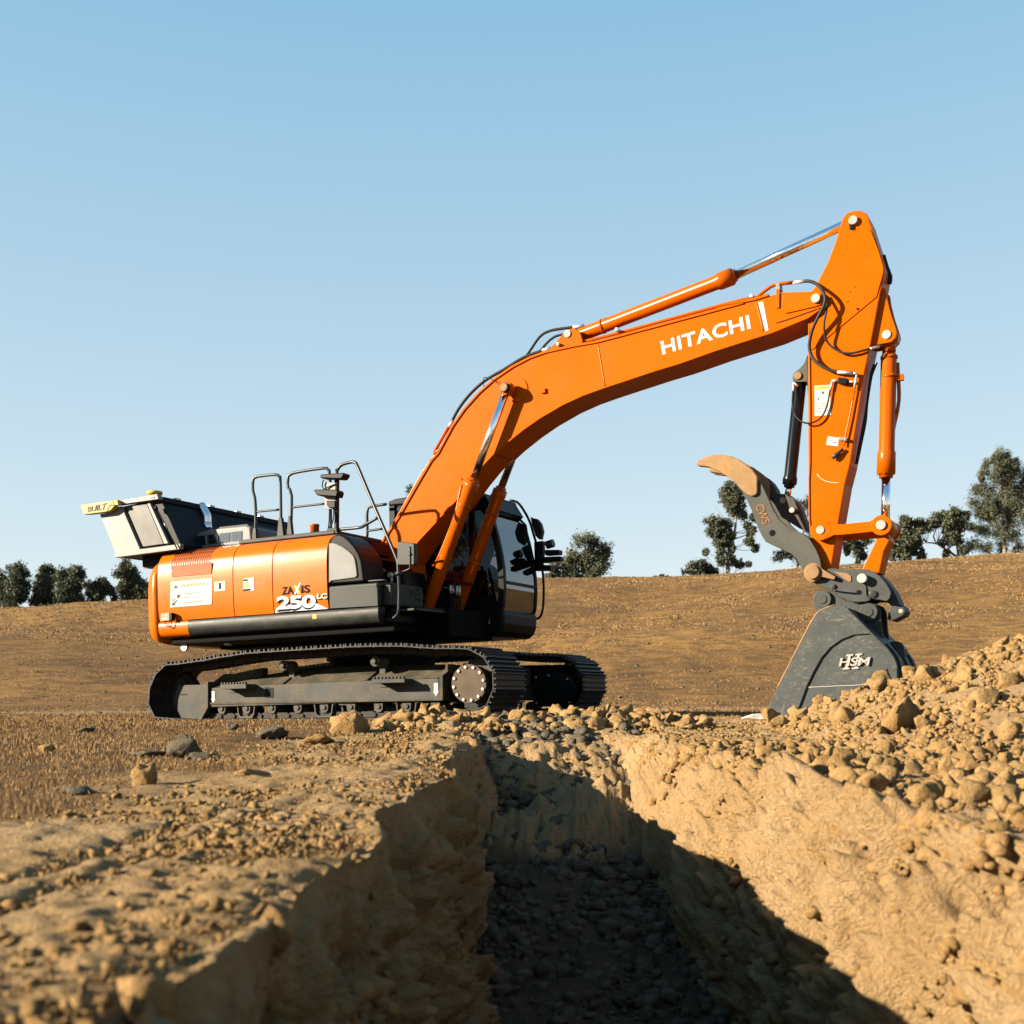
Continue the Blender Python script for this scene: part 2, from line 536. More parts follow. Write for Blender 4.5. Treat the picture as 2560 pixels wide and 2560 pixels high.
def soilness(X, Y):
    edge = np.interp(Y, [0, 3, 4.5, 7, 12, 14], [-9, -3.4, -1.9, -1.65, -1.2, -.8]) + .35 * fbm(X, Y, X * 0, .9, 3, .5, 3)
    left = sstep(X, edge - .25, edge + .3)
    fr = 1 - sstep(Y, 12.0 + .3 * np.clip(X, -2, 4), 13.4 + .3 * np.clip(X, -2, 4))
    return left * fr

# sampling: rows in Y, columns across (left field, left wall, floor, right wall, right field)
rows = list(np.arange(-3, .6, .12))
y = .6
while y < 14: rows.append(y); y *= 1.0048
while y < 60: rows.append(y); y *= 1.012
while y < 175: rows.append(y); y *= 1.016
while y < 1600: rows.append(y); y *= 1.12
rows = np.array(rows)
ws = [0.0]; st = .011
while ws[-1] < 5.5: ws.append(ws[-1] + st); st *= 1.0125
while ws[-1] < 90: ws.append(ws[-1] * 1.1)
ws = np.array(ws)
qw = np.linspace(0, 1, 128)[1:-1]
qf = np.linspace(0, 1, 76)
ncol = len(ws) * 2 + len(qw) * 2 + len(qf)
NR = len(rows)
Xg = np.zeros((NR, ncol)); Zg = np.zeros((NR, ncol)); Nx = np.zeros((NR, ncol)); Nz = np.ones((NR, ncol)); kind = np.zeros((NR, ncol))
Yg = np.repeat(rows[:, None], ncol, 1)
for j, Y in enumerate(rows):
    sc_ = max(1.0, Y / 8.0)
    rl, rr, D = float(rim_left(Y)), float(rim_right(Y)), float(depth(Y))
    fl, fr_ = rl + .15, rr - .32
    xl = rl - ws[::-1] * sc_
    xr = rr + ws * sc_
    one = np.ones(1)
    zl, zr = float(surface(np.array([rl]), np.array([Y]))[0]), float(surface(np.array([rr]), np.array([Y]))[0])
    aL = qw ** 1.3; aR = 1 - np.cos(qw * math.pi / 2) ** 1.0
    X = np.concatenate([xl, rl + (fl - rl) * aL, fl + (fr_ - fl) * qf, fr_ + (rr - fr_) * (.55 * aR + .45 * qw), xr])
    zfl = (zl + zr) / 2 - D
    zw_l = zl + (zfl - zl) * qw ** .9
    zw_r = zfl + (zr - zfl) * np.sin(qw * math.pi / 2)
    zmid = zfl + np.zeros_like(qf)
    if D < .02:
        zmid = np.interp(qf, [0, 1], [zl, zr])
    nl, nw, nf = len(ws), len(qw), len(qf)
    Xg[j] = X
    Zg[j, nl:nl + nw] = zw_l; Zg[j, nl + nw:nl + nw + nf] = zmid; Zg[j, nl + nw + nf:nl + 2 * nw + nf] = zw_r
    wl = D / 1.5
    Nx[j, nl:nl + nw] = (.6 + .37 * np.clip(qw * 6, 0, 1)) * wl; Nx[j, nl + nw + nf:nl + 2 * nw + nf] = -(.25 + .72 * np.cos(qw * math.pi / 2) ** .6) * wl
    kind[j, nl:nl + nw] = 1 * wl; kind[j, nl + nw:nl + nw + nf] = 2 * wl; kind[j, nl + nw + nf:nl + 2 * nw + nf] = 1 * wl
nl, nw, nf = len(ws), len(qw), len(qf)
out_cols = np.r_[0:nl, nl + 2 * nw + nf:ncol]
Zg[:, out_cols] = surface(Xg[:, out_cols], Yg[:, out_cols])
# beyond the trench end the inner columns follow the surface
inner = np.r_[nl:nl + 2 * nw + nf]
wD = (depth(rows) / 1.5)[:, None]
Zs = surface(Xg[:, inner], Yg[:, inner])
Zg[:, inner] = np.where(wD > .001, Zg[:, inner], Zs)
# soften the rims, then displace along the local normal
Nz = np.sqrt(np.clip(1 - Nx ** 2, 0, 1))
soil = soilness(Xg, Yg)
nearw = 1 - sstep(Yg, 14, 26)
fade = np.ones(ncol)
fade[nl:nl + nw] = np.clip(qw * 7, .15, 1); fade[nl + nw + nf:nl + 2 * nw + nf] = np.clip((1 - qw) * 7, .15, 1)
wall = np.clip(kind, 0, 1) * (kind <= 1.001)
dx, dy, dz = Xg, Yg, Zg
big = fbm(dx, dy, dz, 1.1, 3, .5, 11)
mid = fbm(dx, dy, dz, 4.0, 3, .55, 21)
msk = (Yg < 20)
cl = np.zeros_like(dx); cl2 = np.zeros_like(dx)
cl[msk] = np.clip(1 - (cells(dx[msk], dy[msk], dz[msk], 7.0, 3) / .62) ** 2, 0, 1)
cl2[msk] = np.clip(1 - (cells(dx[msk], dy[msk], dz[msk], 19.0, 5) / .6) ** 2, 0, 1)
lump = np.clip(fbm(dx, dy, dz, .8, 2, .5, 41) * 1.6 + .45, 0, 1)
knob = np.abs(fbm(dx, dy, dz, 2.3, 4, .55, 71))
fine = fbm(dx, dy, dz, 11.0, 3, .62, 81)
disp = wall * (.08 * big + .055 * mid + .085 * cl * lump + .04 * cl2 + .06 * (.35 - knob) + .045 * fine)
crack = np.clip(1 - np.abs(fbm(dx, dy * 1.0, dz * .35, 3.2, 2, .5, 61)) * 9, 0, 1)
groove = fbm(dx * 2.0, dy * 6.5 + dz * 1.2, dz * .7, 1.0, 3, .55, 66)
disp += wall * .085 * groove
crack2 = np.clip(1 - np.abs(fbm(dx, dy, dz * .5, 7.5, 2, .5, 62)) * 8, 0, 1)
disp -= wall * (crack * .07 + crack2 * .03)
disp *= np.where(wall > 0, fade[None, :], 1)
flat = (1 - wall) * nearw
disp += flat * soil * .012 * fine
amp = np.clip(Yg / 8, .3, 1) * .6
disp += amp * flat * (.022 * big * (.4 + .6 * soil) + soil * (.026 * mid + .035 * (.3 - knob) + (.035 * cl * lump + .018 * cl2) * (.3 + .7 * lump)) + (1 - soil) * .012 * mid)
disp += (kind > 1.5) * (.02 * mid + .025 * cl + .01 * cl2)
# wheel and blade marks scraped along the left bank
mark = np.exp(-((Xg + 1.02 + .10 * np.sin(Yg * .8) - .06 * (Yg - 3)) / .035) ** 2) + np.exp(-((Xg + 1.2 + .10 * np.sin(Yg * .8) - .06 * (Yg - 3)) / .03) ** 2)
disp -= mark * .022 * sstep(Yg, 1.0, 2.0) * (1 - sstep(Yg, 4.6, 5.6))
# edge wear: knock the rim off in places
distl = np.abs(Xg - rim_left(Yg)); distr = np.abs(Xg - rim_right(Yg))
brk = np.exp(-(np.minimum(distl, distr) / .10) ** 2) * (wD > .02)
disp -= brk * (.02 + .05 * np.clip(mid + big, -.6, 1)) * (1 - wall)
Xg2 = Xg + disp * Nx
Zg2 = Zg + disp * Nz
Yg2 = Yg + disp * .25 * wall * mid
far_t = sstep(Yg, 20, 40)
Zg2 += far_t * .05 * fbm(dx, dy, dz * 0, .9, 3, .5, 31)
V = np.stack([Xg2, Yg2, Zg2], -1).reshape(-1, 3)
idx = np.arange(NR * ncol).reshape(NR, ncol)
Fq = np.stack([idx[:-1, :-1], idx[:-1, 1:], idx[1:, 1:], idx[1:, :-1]], -1).reshape(-1, 4)
def np_mesh(name, V, F):
    me = bpy.data.meshes.new(name)
    k = F.shape[1]
    me.vertices.add(len(V)); me.vertices.foreach_set('co', np.ascontiguousarray(V, dtype=np.float32).ravel())
    me.loops.add(F.size); me.loops.foreach_set('vertex_index', np.ascontiguousarray(F, dtype=np.int32).ravel())
    me.polygons.add(len(F))
    me.polygons.foreach_set('loop_start', np.arange(0, F.size, k, dtype=np.int32))
    me.polygons.foreach_set('loop_total', np.full(len(F), k, dtype=np.int32))
    me.update(calc_edges=True)
    return me
gm = np_mesh('ground', V, Fq)
gm.polygons.foreach_set('use_smooth', np.ones(len(gm.polygons), dtype=bool))
def vattr(me, name, vals):
    a = me.attributes.new(name, 'FLOAT', 'POINT'); a.data.foreach_set('value', np.ascontiguousarray(vals, dtype=np.float32).ravel())
vattr(gm, 'soil', np.clip(soil + (kind > .02), 0, 1).ravel())
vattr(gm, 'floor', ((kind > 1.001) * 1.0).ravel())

# ground material: bare clay, dry grass cover and the gravelly trench floor
k = NT('ground')
at = k.n('ShaderNodeAttribute', attribute_name='soil').outputs['Fac']
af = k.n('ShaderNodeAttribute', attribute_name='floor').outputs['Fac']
n1 = k.noise(.9, 6, .6); n2 = k.noise(7, 7, .65); n3 = k.noise(55, 5, .7)
clay = k.mix(k.val(n1, .35, .65), (.236, .149, .066), (.284, .193, .099))
clay = k.mix(k.val(n2, .45, .72, 0, .55), clay, (.190, .117, .048))
clay = k.mix(k.val(n3, .5, .75, 0, .4), clay, (.315, .231, .127))
str_ = k.noise(2.2, 4, .6, k.coords((1, .35, 6)))
clay = k.mix(k.val(str_, .5, .68, 0, .45), clay, (.284, .167, .055))
vf = k.coords((1, 1, 1))
g1 = k.noise(.09, 5, .6); g2 = k.noise(1.0, 7, .72, k.coords((.75, 1, 1.6)), .6); g3 = k.noise(4.2, 6, .75)
g0 = k.noise(.022, 4, .6)
gr = k.mix(k.val(g1, .36, .64), (.099, .051, .015), (.178, .095, .027))
gr = k.mix(k.val(g0, .45, .62, 0, .6), gr, (.203, .113, .032))
gr = k.mix(k.val(g2, .44, .58, 0, .78), gr, (.054, .030, .011))
gr = k.mix(k.val(g3, .52, .68, 0, .5), gr, (.219, .127, .044))
flo = k.mix(k.val(n2, .35, .7), (.054, .040, .024), (.094, .071, .043))  # grey-brown floor rock, darkened further with the trench shade painted in
gpos = k.n('ShaderNodeNewGeometry').outputs['Position']; sxy = k.n('ShaderNodeSeparateXYZ'); k.l(gpos, sxy.inputs[0])
wob = k.n('ShaderNodeMath', operation='MULTIPLY_ADD'); wob.inputs[1].default_value = 14.0; k.l(k.noise(.07, 4, .6), wob.inputs[0]); k.l(sxy.outputs['Y'], wob.inputs[2])
trk = k.n('ShaderNodeMath', operation='SUBTRACT'); k.l(wob.outputs[0], trk.inputs[0]); trk.inputs[1].default_value = 34.0
tab = k.n('ShaderNodeMath', operation='ABSOLUTE'); k.l(trk.outputs[0], tab.inputs[0])
gr = k.mix(k.val(tab.outputs[0], 1.2, 3.2, .6, 0), gr, (.223, .155, .076))     # worn pale vehicle track across the field
c = k.mix(at, gr, clay)
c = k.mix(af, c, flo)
k.set(Base_Color=c, Roughness=.95)
k.b.inputs['Specular IOR Level'].default_value = .15
hb = k.n('ShaderNodeMath', operation='ADD'); k.l(n2, hb.inputs[0]); k.l(n3, hb.inputs[1])
gm_ = k.n('ShaderNodeMath', operation='MULTIPLY'); inv = k.n('ShaderNodeMath', operation='SUBTRACT'); inv.inputs[0].default_value = 5.0
k.l(at, inv.inputs[1]); k.l(g2, gm_.inputs[0]); k.l(inv.outputs[0], gm_.inputs[1])
hb2 = k.n('ShaderNodeMath', operation='ADD'); k.l(hb.outputs[0], hb2.inputs[0]); k.l(gm_.outputs[0], hb2.inputs[1])
k.bump(hb2.outputs[0], .9, .05)
ground = link('ground', gm, k.m)
ground['kind'] = 'structure'

# ================================================================== clods and stones
def clod_mat(name, a, b, c_):
    k = NT(name)
    oi = k.n('ShaderNodeObjectInfo')
    gp = k.n('ShaderNodeNewGeometry').outputs['Position']
    n1 = k.noise(9.0, 2, .6, gp); n2 = k.noise(45, 5, .7, gp)
    c = k.mix(k.val(n1, .35, .65), a, b)
    c = k.mix(k.val(oi.outputs['Random'], 0, 1, -.25, .45), c, c_)
    c = k.mix(k.val(n2, .45, .7, 0, .55), c, c_)
    k.set(Base_Color=c, Roughness=.95)
    k.b.inputs['Specular IOR Level'].default_value = .15
    k.bump(n2, 1.0, .03)
    MATS[name] = k.m
clod_mat('clod', (.176, .098, .032), (.259, .160, .065), (.213, .143, .065))
clod_mat('stone_grey', (.070, .056, .036), (.105, .089, .063), (.052, .044, .032))
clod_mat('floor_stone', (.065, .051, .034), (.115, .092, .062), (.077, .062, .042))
rng = np.random.default_rng(7)
def ico(sub):
    bm = bmesh.new(); bmesh.ops.create_icosphere(bm, subdivisions=sub, radius=1)
    v = np.array([q.co[:] for q in bm.verts]); f = np.array([[q.index for q in p.verts] for p in bm.faces]); bm.free()
    return v, f
def clod_shape(sub, seed, cuts=13):
    r = np.random.default_rng(seed)
    v, f = ico(sub)
    v = v * (1 + .26 * vnoise(v[:, 0] * 1.5 + seed, v[:, 1] * 1.5, v[:, 2] * 1.5, seed)[:, None])
    for i in range(cuts):
        n = r.normal(size=3); n /= np.linalg.norm(n)
        c = r.uniform(.38, .8)
        d = v @ n
        v = v - np.clip(d - c, 0, None)[:, None] * n
    v += .11 * np.stack([vnoise(v[:, 0] * 4.3, v[:, 1] * 4.3, v[:, 2] * 4.3, seed + q) for q in (1, 2, 3)], -1)
    v *= r.uniform(.8, 1.45, 3)
    return v, f
def hull_shape(seed, pts, rough=0.0):
    """broken angular lump: hull of scattered points, optionally cut finer and roughened"""
    r = np.random.default_rng(seed)
    bm = bmesh.new()
    p = r.normal(size=(pts, 3)); p /= np.linalg.norm(p, axis=1)[:, None]
    p *= r.uniform(.7, 1.1, pts)[:, None] * r.uniform(.72, 1.25, 3)
    vs = [bm.verts.new(q) for q in p]
    res = bmesh.ops.convex_hull(bm, input=vs)
    bmesh.ops.delete(bm, geom=[q for q in res['geom_interior'] if isinstance(q, bmesh.types.BMVert)], context='VERTS')
    if rough:
        bmesh.ops.subdivide_edges(bm, edges=bm.edges, cuts=2, use_grid_fill=True)
    bmesh.ops.triangulate(bm, faces=bm.faces)
    bm.verts.ensure_lookup_table()
    for i_, q in enumerate(bm.verts): q.index = i_
    v = np.array([q.co[:] for q in bm.verts]); f = np.array([[q.index for q in t_.verts] for t_ in bm.faces]); bm.free()
    if rough:
        v = v * (1 + rough * fbm(v[:, 0] + seed, v[:, 1], v[:, 2], 2.2, 3, .6, seed)[:, None])
    return v, f
SH2 = [hull_shape(100 + i, 13 + i % 4, .12) for i in range(14)]
SH1 = [hull_shape(200 + i, 12 + i % 5) for i in range(16)]
SH0 = [hull_shape(300 + i, 9 + i % 4) for i in range(12)]
SHF = [hull_shape(400 + i, 7) for i in range(8)]
def rand_rot(n):
    q = rng.normal(size=(n, 4)); q /= np.linalg.norm(q, axis=1)[:, None]
    w_, x, y, z = q.T
    return np.stack([np.stack([1 - 2 * (y * y + z * z), 2 * (x * y - z * w_), 2 * (x * z + y * w_)], -1), np.stack([2 * (x * y + z * w_), 1 - 2 * (x * x + z * z), 2 * (y * z - x * w_)], -1), np.stack([2 * (x * z - y * w_), 2 * (y * z + x * w_), 1 - 2 * (x * x + y * y)], -1)], 1)
def stuff_clods(name, P, r, shapes, mat, label, cat):
    Vs, Fs, k = [], [], 0
    which = rng.integers(0, len(shapes), len(P))
    for i, (bv, bf) in enumerate(shapes):
        s = np.where(which == i)[0]
        if not len(s): continue
        Rm = rand_rot(len(s))
        v = np.einsum('nij,kj->nki', Rm, bv) * r[s][:, None, None]
        v[..., 2] *= .8
        v += P[s][:, None, :]
        Vs.append(v.reshape(-1, 3)); Fs.append((bf[None] + (np.arange(len(s)) * len(bv))[:, None, None] + k).reshape(-1, 3)); k += len(s) * len(bv)
    me = np_mesh(name, np.concatenate(Vs), np.concatenate(Fs))
    o = link(name, me, mat)
    tag(o, label, cat, kind='stuff')
    return o
def power(n, lo, hi, a=2.0):
    u = rng.random(n)
    return (lo ** (1 - a) + u * (hi ** (1 - a) - lo ** (1 - a))) ** (1 / (1 - a))
def drop(x, y, r, sink=.35):
    z = surface(x, y) + r * sink
    return np.stack([x, y, z], -1)
# spoil heap
def heap_spots(n):
    x = rng.uniform(1.5, 7.0, n); yy = rng.uniform(5.2, 12.2, n)
    ok = (heap(x, yy) > .015 + .05 * rng.random(n)) & (x < .46 * yy + .6)
    return x[ok], yy[ok]
x, yy = heap_spots(30000); r = power(len(x), .011, .05, 2.9)
x2, y2 = heap_spots(600); r2 = power(len(x2), .045, .15, 2.7)
Ph, Rh = drop(np.r_[x, x2], np.r_[yy, y2], np.r_[r, r2]), np.r_[r, r2]
x, yy = heap_spots(90000); r = power(len(x), .005, .014, 2.0)
Pfi, Rfi = drop(x, yy, r, .2), r
# strip between heap and trench
n = 16000
x = rng.uniform(1.1, 3.6, n); yy = 2.2 + 9.4 * rng.random(n) ** .8
ok = (x > rim_right(yy) + .04) & (heap(x, yy) <= .05) & (x < .46 * yy + .5)
x, yy = x[ok], yy[ok]; r = power(len(x), .01, .085, 2.3); r = np.where((yy > 8.3) & (x < 2.5), np.minimum(r, .03), r)
Pst, Rst = drop(x, yy, r), r
# bank at the trench end
n = 6000
x = rng.uniform(-1.5, 2.4, n); yy = rng.normal(10.9, .5, n)
ok = berm(x, yy) > .01
x, yy = x[ok], yy[ok]; r = power(len(x), .010, .11, 2.3)
Pb, Rb = drop(x, yy, r, .3), r
# slope and floor of the trench
n = 9000
yy = 1.0 + 9.8 * rng.random(n) ** .75
q = rng.random(n)
fl = rim_left(yy) + .15 * depth(yy) / 1.5; fr_ = rim_right(yy) - .32 * depth(yy) / 1.5
x = fl + (fr_ - fl) * q
zf = (surface(rim_left(yy), yy) + surface(rim_right(yy), yy)) / 2 - depth(yy)
r = power(n, .012, .08, 2.2)
Pf, Rf = np.stack([x, yy, zf + r * .35], -1), r
# lumps standing out of the cut faces
def wall_spots(n, left):
    yy = 1.5 + 8.0 * rng.random(n) ** .9
    q = rng.random(n) ** (.9 if left else 1.2)
    D = depth(yy)
    zl, zr = surface(rim_left(yy), yy), surface(rim_right(yy), yy)
    zf = (zl + zr) / 2 - D
    if left:
        x = rim_left(yy) + .15 * q ** 1.3; z = zl + (zf - zl) * q ** .9
    else:
        t = 1 - q
        x = rim_right(yy) - .32 + .32 * (.55 * (1 - np.cos(t * np.pi / 2)) + .45 * t); z = zf + (zr - zf) * np.sin(t * np.pi / 2)
    return np.stack([x, yy, z], -1)
Pw = np.concatenate([wall_spots(2600, False), wall_spots(1500, True)]); Rw = power(len(Pw), .012, .075, 2.3)
Pw[:2600, 0] += .02; Pw[2600:, 0] -= .02
# loose crumbs on the left bank
n = 70000
yy = 1.3 + 10.5 * rng.random(n) ** 1.1; x = rim_left(yy) - .03 - rng.gamma(1.3, .75, n)
ok = (soilness(x, yy) > .25 * rng.random(n)) & (x > -.46 * yy - .6) & (fbm(x, yy, x * 0, 1.3, 2, .5, 77) > rng.uniform(-.9, .5, n))
x, yy = x[ok], yy[ok]; r = power(len(x), .0028, .034, 2.5)
Pl, Rl = drop(x, yy, r, .0), r
# the ones that show largest become objects of their own
def pick(P, r, count):
    a = r / P[:, 1]
    vis = (np.abs(P[:, 0]) < .42 * P[:, 1])
    order = np.argsort(-(a * vis))
    s = np.zeros(len(r), bool); s[order[:count]] = True
    return s
clod_me = []
for i, (bv, bf) in enumerate(SH2):
    me = np_mesh('dirt_clod', bv, bf); me.materials.append(MATS['clod']); clod_me.append(me)
def single(P, r, label, group, mes=clod_me):
    for p, q in zip(P, r):
        o = bpy.data.objects.new('dirt_clod', mes[int(rng.integers(len(mes)))])
        COL.objects.link(o)
        o.location = p; o.rotation_euler = rng.uniform(0, 6.28, 3); o.scale = (q, q, q * .85)
        tag(o, label, 'clod', group)
s = pick(Ph, Rh, 150); single(Ph[s], Rh[s], 'larger tan clod of dry clay in the spoil heap beside the bucket', 'clods of the spoil heap')
Ph, Rh = Ph[~s], Rh[~s]
s = pick(Pb, Rb, 70); single(Pb[s], Rb[s], 'larger tan clod on the loose bank between trench end and tracks', 'clods of the bank at the trench end')
Pb, Rb = Pb[~s], Rb[~s]
s = pick(Pst, Rst, 50); single(Pst[s], Rst[s], 'tan clod on the ground between spoil heap and right trench rim', 'clods along the right trench rim')
Pst, Rst = Pst[~s], Rst[~s]
stuff_clods('spoil_rubble', Ph, Rh, SH1, 'clod', 'heaped loose tan clay rubble on the right below the bucket', 'rubble')
stuff_clods('spoil_fines', Pfi, Rfi, SHF, 'clod', 'fine crumbled soil filling the spoil heap on the right', 'soil')
stuff_clods('bank_rubble', Pb, Rb, SH1, 'clod', 'loose tan rubble banked up at the far trench end', 'rubble')
stuff_clods('rim_rubble', Pst, Rst, SH0, 'clod', 'scattered crumbs of clay along the right trench rim', 'rubble')
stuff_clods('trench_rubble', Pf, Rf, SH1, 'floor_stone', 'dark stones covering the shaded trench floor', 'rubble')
stuff_clods('wall_lumps', Pw, Rw, SH1, 'clod', 'lumps of clay standing out of the trench walls', 'rubble')
stuff_clods('bank_crumbs', Pl, Rl, SHF, 'clod', 'small crumbs of clay strewn over the left trench bank', 'rubble')
# single rocks lying on the grass at the left
def rock(px, py_, w_, h_, label, mat, seed, sub=3, dark=False):
    bv, bf = hull_shape(seed + 50, 34, .2)
    me = np_mesh('rock', bv, bf); me.materials.append(MATS[mat])
    o = bpy.data.objects.new('rock', me); COL.objects.link(o)
    z = float(surface(np.array([px]), np.array([py_]))[0])
    o.location = (px, py_, z + h_ * .28); o.scale = (w_ / 1.55, w_ / 1.8, h_ / 1.35); o.rotation_euler = (.2, .1, seed * .7)
    tag(o, label, 'rock', 'rocks on the dry grass')
rock(-1.991, 7.493, 0.178, 0.161, 'dark jagged rock casting a shadow, largest on the dry grass', 'floor_stone', 71)
rock(-1.671, 5.636, 0.120, 0.099, 'squat tan rock nearest the camera left of the trench', 'clod', 81)
rock(-1.319, 10.145, 0.215, 0.178, 'tan clod in the grass in front of the track rollers', 'clod', 63)
rock(-2.456, 10.896, 0.121, 0.085, 'small dark stone in the grass below the track frame', 'stone_grey', 11)
rock(-2.193, 7.557, 0.256, 0.033, 'flat dark slab of stone beside the dark jagged rock', 'stone_grey', 13)
rock(-1.850, 7.310, 0.168, 0.032, 'flat grey stone slab in front of the dark jagged rock', 'stone_grey', 17)
rock(-1.825, 5.240, 0.133, 0.041, 'low dark clump of earth at the left in the grass', 'stone_grey', 19)
rock(-3.744, 10.842, 0.138, 0.042, 'thin dark stone left of the rear track end', 'stone_grey', 23)
rock(-1.255, 5.966, 0.152, 0.058, 'low tan clod lump where grass meets bare soil', 'clod', 29)
rock(-1.349, 8.686, 0.221, 0.085, 'low clump of brown earth behind the bare soil', 'clod', 31)
rock(-3.100, 8.283, 0.078, 0.049, 'small pale stone alone at the far left', 'clod', 37)
rock(-1.824, 9.444, 0.280, 0.083, 'low mound of turned earth below the idler end', 'stone_grey', 41)

# dark stones and droppings dotted over the field and hillside
n = 420
yy = 18 + 125 * rng.random(n); x = rng.uniform(-1, 1, n) * .44 * yy
r = rng.uniform(.05, .13, n) * (.5 + yy / 110)
stuff_clods('field_stones', drop(x, yy, r, .05), r, SH1, 'stone_grey', 'dark stones dotted over the field and the hillside', 'stones')

# ================================================================== dry grass
k = NT('dry_grass')
n1 = k.noise(13, 2, .5); n2 = k.noise(.6, 4, .6)
c = k.mix(k.val(n1, .3, .7), (.125, .072, .028), (.244, .157, .071))
c = k.mix(k.val(n2, .45, .65, 0, .6), c, (.119, .062, .025))
k.set(Base_Color=c, Roughness=.8); k.b.inputs['Specular IOR Level'].default_value = .1
MATS['dry_grass'] = k.m
def blades(name, x, yy, hgt, wid, label):
    n = len(x)
    z = surface(x, yy)
    an = rng.uniform(0, 6.28, n)
    ex_, ey = np.cos(an) * wid / 2, np.sin(an) * wid / 2
    lx, ly = rng.normal(0, .42, n) * hgt, rng.normal(0, .42, n) * hgt
    b0 = np.stack([x - ex_, yy - ey, z - .01], -1); b1 = np.stack([x + ex_, yy + ey, z - .01], -1)
    m0 = np.stack([x - ex_ * .7 + lx * .4, yy - ey * .7 + ly * .4, z + hgt * .6], -1)
    m1 = np.stack([x + ex_ * .7 + lx * .4, yy + ey * .7 + ly * .4, z + hgt * .6], -1)
    tp_ = np.stack([x + lx, yy + ly, z + hgt], -1)
    Vv = np.stack([b0, b1, m1, m0, tp_], 1).reshape(-1, 3)
    kk = np.arange(n)[:, None] * 5
    Ff = np.concatenate([kk + [0, 1, 2], kk + [0, 2, 3], kk + [3, 2, 4]])
    o = link(name, np_mesh(name, Vv, Ff), 'dry_grass')
    tag(o, label, 'grass', kind='stuff')
n = 230000
yy = 4.0 + 15 * rng.random(n) ** .8; x = rng.uniform(-1, 1, n) * (.44 * yy + .6)
den = fbm(x, yy, x * 0, 1.6, 3, .55, 91) + .8 * fbm(x, yy, x * 0, .5, 2, .5, 95)
ok = (soilness(x, yy) < .55 * rng.random(n)) & (den > rng.uniform(-1.3, .35, n))
x, yy = x[ok], yy[ok]
hh = rng.gamma(2.2, .0055, len(x)) * (1 + .5 * np.clip(fbm(x, yy, x * 0, 2.2, 2, .5, 92), -.8, 1)) + .006
blades('grass_tufts', x, yy, hh, rng.uniform(.003, .006, len(x)) * (.5 + yy / 14), 'short dry straw coloured grass around the tracks')
n = 90000
yy = 18 + 45 * rng.random(n); x = rng.uniform(-1, 1, n) * (.44 * yy)
ok = fbm(x, yy, x * 0, .7, 3, .55, 93) > rng.uniform(-1, .6, n)
x, yy = x[ok], yy[ok]
hh = rng.gamma(3, .007, len(x)) + .008
blades('field_grass', x, yy, hh, rng.uniform(.008, .02, len(x)) * yy / 28, 'dry golden grass on the field behind the excavator')
n = 110000
yy = 60 + 91 * rng.random(n); x = rng.uniform(-1, 1, n) * (.44 * yy)
ok = fbm(x, yy * .5, x * 0, .28, 3, .6, 94) > rng.uniform(-1, .7, n)
x, yy = x[ok], yy[ok]
hh = rng.gamma(3, .012, len(x)) + .012
blades('hill_grass', x, yy, hh, rng.uniform(.04, .12, len(x)) * yy / 90, 'dry brown grass covering the hillside')

# ================================================================== the excavator
# every part is built in the machine's own frame: t forward, n towards the right (near) side, z up, metres
EX = bpy.data.objects.new('excavator', None)
COL.objects.link(EX)
EX.empty_display_size = .3
EX.matrix_world = Matrix(((0.8907, 0.454, -0.0249, -1.6266), (-0.4538, 0.891, 0.0127, 15.8547), (0.0279, 0, 0.9996, -0.01), (0, 0, 0, 1)))
tag(EX, 'orange tracked excavator with long boom reaching over the open trench', 'excavator')
REL = Matrix(((0.999317, -0.034886, 0.012227, 0.000000), (0.034895, 0.999391, -0.000548, 0.000000), (-0.012200, 0.000974, 0.999925, 0.000000), (0.000000, 0.000000, 0.000000, 1.000000)))      # undercarriage frame relative to the swung upper structure

# ------------------------------------------------------------------ undercarriage
loop_pts = [(-2.273, 0.0519), (-2.3355, 0.1214), (-2.376, 0.2217), (-2.3712, 0.3444), (-2.34, 0.4589), (-2.2647, 0.5837), (-2.1122, 0.7021), (-1.8957, 0.7114), (-1.7052, 0.7288), (-1.4981, 0.7454), (-1.3117, 0.7699), (-1.1274, 0.7867), (-0.8996, 0.8092), (0.2719, 0.835), (0.6721, 0.8387), (1.2547, 0.8242), (1.5994, 0.7885), (2.0293, 0.7718), (2.1555, 0.7319), (2.2594, 0.6693), (2.3276, 0.583), (2.3748, 0.5008), (2.386, 0.4196), (2.3756, 0.3264), (2.3359, 0.2274), (2.2859, 0.1408)]
loop_pts = loop_pts + [(2.08, .06), (1.9, .02), (1.7, .012), (1.0, .01), (0, .01), (-1.0, .01), (-1.75, .012), (-1.98, .03)]
def closed_resample(pts, count):
    P = [Vector((a, 0, b)) for a, b in pts]
    Q = smooth_path(P + [P[0]], .02)
    L = [0]
    for i in range(1, len(Q)):
        L.append(L[-1] + (Q[i] - Q[i - 1]).length)
    tot = L[-1]
    out = []
    j = 0
    for k in range(count):
        s = tot * k / count
        while L[j + 1] < s:
            j += 1
        f = (s - L[j]) / max(L[j + 1] - L[j], 1e-9)
        out.append(Q[j].lerp(Q[j + 1], f))
    return out, tot
NSHOE = 52
loop, loop_len = closed_resample(loop_pts, NSHOE)
cen = sum(loop, Vector()) / NSHOE
pitch = loop_len / NSHOE
